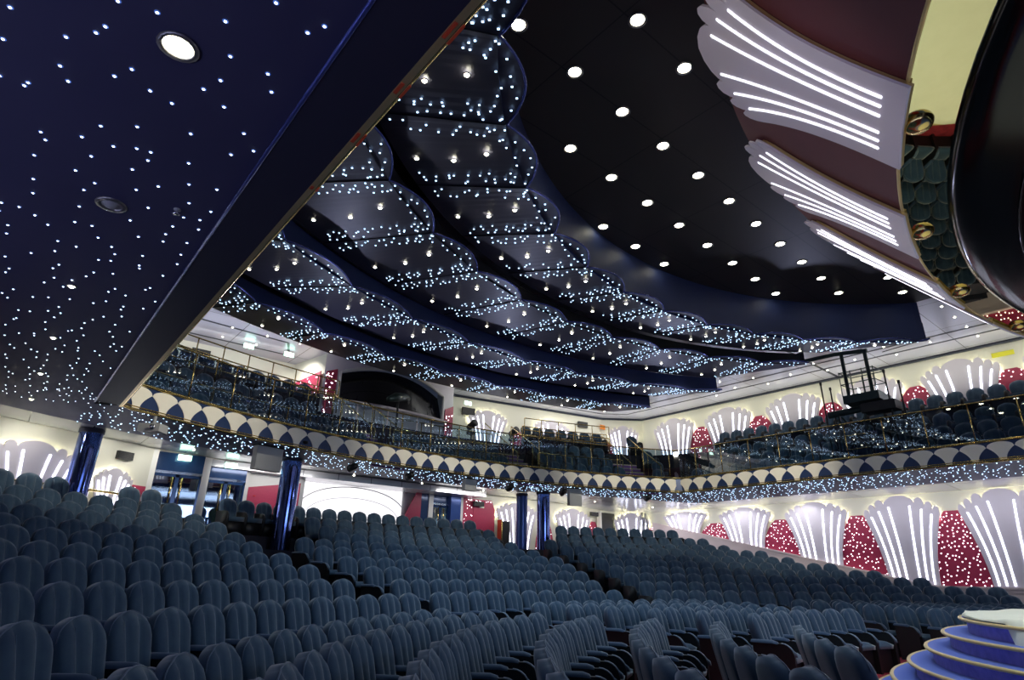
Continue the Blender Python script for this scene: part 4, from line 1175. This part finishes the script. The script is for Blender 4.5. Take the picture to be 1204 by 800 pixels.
# brass rail in front of the far left wall
t = thing('brass_rail', 'low brass rail along the back wall at the far left', 'handrail')
pr = [(-2.6, 15.0), (-1.0, 15.9), (.6, 16.75), (2.6, 17.9)]
MB().tube([(x, y, Z(1.62)) for x, y in pr], .03, 8).build('rail_tube', M['gold'], t, True)
for x, y in pr: MB().tube([(x, y, fz-.3), (x, y, Z(1.62))], .03, 8).build('post', M['gold'], t, True)

# ------------------------------------------------------------------ light
def spotl(x, y, z, power, size=140, col=(1, .95, .85), r=.12, tgt=None, blend=.6):
    l = bpy.data.lights.new('spot', 'SPOT'); l.energy = power; l.spot_size = rad(size); l.spot_blend = blend; l.color = col; l.shadow_soft_size = r
    o = bpy.data.objects.new('lamp_spot', l); COL.objects.link(o); o.location = (x, y, z)
    if tgt: o.rotation_euler = (Vector(tgt)-Vector((x, y, z))).to_track_quat('-Z', 'Y').to_euler()
    return o
def areal(x, y, z, power, sx, sy, col, tgt):
    l = bpy.data.lights.new('area', 'AREA'); l.shape = 'RECTANGLE'; l.size = sx; l.size_y = sy; l.energy = power; l.color = col
    o = bpy.data.objects.new('lamp_area', l); COL.objects.link(o); o.location = (x, y, z); o.rotation_euler = (Vector(tgt)-Vector((x, y, z))).to_track_quat('-Z', 'Y').to_euler()
    return o
cool = (.55, .78, 1.)
def strip_light(x, y, z, power, L, W, col, tgt):
    """long area light running along Y"""
    o = areal(x, y, z, power, W, L, col, tgt); d = Vector((tgt[0]-x, 0, tgt[2]-z)).normalized()
    yax = Vector((0, 1, 0)); zax = -d; xax = yax.cross(zax); o.matrix_world = Matrix.Translation((x, y, z)) @ Matrix((xax, yax, zax)).transposed().to_4x4()
    return o
for x, y in ((6.2, 4.8), (8.6, 5.0), (11.0, 5.3), (9.7, 6.4)):
    spotl(x, y, Z(6.9), 225, 90, cool)
for x, y in ((4.9, 9.3), (7.2, 9.5), (10.5, 10.8), (7, 12.5), (10.5, 14), (13.5, 12.5)):
    spotl(x, y, Z(5.9), 150, 85, cool)
spotl(.14, 3.4, zl-.05, 4, 110, cool, .05)
for y in lefty[1:]: spotl(0, y, zl-.05, 1.5, 110, cool, .05)
# added unseen fill from the stage side, aimed into the house and up
areal(10.5, -6.5, 4.6, 300, 9, 1.2, (.50, .66, 1.), (9, 8, 8.5))
# added low fill strips at the left, brightening the star soffit; no fixtures
strip_light(XL+.1, 6, 1.3, 130, 18, .25, (.48, .52, 1.), (XL+2, 6, 4.4))
strip_light(-1.5, -5, 1.0, 60, 4, .3, (.48, .52, 1.), (0, -5, 4.4))
# added upward fill spots near the parapet, lifting the dark ceilings
for s_l in (26, 33, 40, 47):
    x, y, nx, ny = fas(s_l); spotl(x+nx*.3, y+ny*.3, Z(3.6), 150, 130, (.62, .66, 1.), .15, (x+nx*6, y+ny*6, Z(7.4)))
# added spots brightening the stage steps and dust sheet
spotl(7.2, 1.8, Z(3.7), 260, 110, (1, .97, .92), .1, (9.5, .6, .6))
spotl(13, 1.0, Z(3.85), 300, 110, (1, .97, .9), .1, (11, 0, 0))
# added spots brightening the white wings, without fixtures
spotl(1.9, 3.5, Z(3.4), 110, 62, (1, .95, 1), .1, (6.5, 2.5, Z(5.2)))
spotl(8, 12.5, Z(3.6), 300, 26, (1, .95, 1), .1, (9.3, 2.6, Z(4.8)))
# added spots brightening the fan panels of the balcony parapet
for x, y, tx, ty in ((4.5, 8.5, 2.5, 14), (10.5, 9.0, 10.5, 16), (15.5, 8.5, 18, 15), (12.5, 3.0, 19.6, 5), (13.5, 2.0, 19.6, 3.5), (14, 8, 19.6, 10.5)):
    spotl(x, y, Z(5.6), 1300 if ty < 6 else 950, 58, (1, .95, .82), .1, (tx, ty, Z(3.2)), 1.)
# unseen washes added for walls and pale ceilings; plus lamps near the shell tops
strip_light(XR-1.5, 8, Z(2.60), 125, 21, .15, (.92, .92, 1.), (XR, 8, Z(1.0)))
strip_light(XR-1.2, 8, Z(6.3), 80, 21, .15, (1., 1., .82), (XR-.6, 8, Z(7.5)))
strip_light(XR-1.8, 8, Z(7.3), 45, 21, .15, (1., 1., .9), (XR, 8, Z(6.0)))
for y in (11.2, 13.9, 16.9): spotl(XR-.9, y, Z(2.6), 22, 120, (1, 1, 1.), .08, (XR, y, Z(1.6)))
for x in (9, 10.4): areal(x, 19.7, Z(2.85), 40, .8, .2, (1, .96, 1), (x, 20.4, Z(1.5)))
areal(18.5, 18.8, Z(2.8), 45, 8, .15, (1, .98, .95), (18.5, 20.2, Z(1.4)))
for x in (-1.2, .3, 1.9, 3.0): spotl(x, on_back(x)[0]-1.1, Z(2.85), 30, 150, (1, .98, .9), .08, (x, on_back(x)[0], Z(1.5)))
for x in (3.6, 5.0, 13.2): spotl(x, 21.6, ZS-.3, 110, 160, (.9, .97, 1), .1)
areal(6.2, 18.6, Z(2.8), 22, 3, .15, (1, .98, .95), (6.2, 19.8, Z(1.4)))
areal(13.4, 19.0, Z(2.8), 14, 2, .15, (1, .98, .95), (13.4, 20.2, Z(1.4)))
areal(3.5, 20.6, Z(7.2), 60, 7, .2, (1, .98, .9), (3.5, 22.6, Z(5.6)))
areal(3.0, 19.6, Z(6.0), 60, 8, .2, (.75, .8, 1.), (3.0, 19.8, Z(8)))
spotl(7.0, 21.0, Z(7.2), 110, 140, (1, .95, .85), .1, (7.6, 21.4, Z(6)))
areal(18.2, 19.2, Z(7.2), 50, 8, .2, (1, .99, .92), (18.2, 21, Z(5.6)))
areal(18.2, 18.6, Z(6.2), 70, 8, .2, (1, 1, .86), (18.2, 18.9, Z(8)))
w = bpy.data.worlds.new('world'); sc.world = w; w.use_nodes = True
w.node_tree.nodes['Background'].inputs[0].default_value = (.30, .40, .62, 1); w.node_tree.nodes['Background'].inputs[1].default_value = .12
sc.view_settings.view_transform = 'Standard'; sc.view_settings.look = 'None'; sc.view_settings.gamma = 1; sc.view_settings.exposure = 0
sc.view_settings.use_curve_mapping = False
sc.cycles.max_bounces = 6
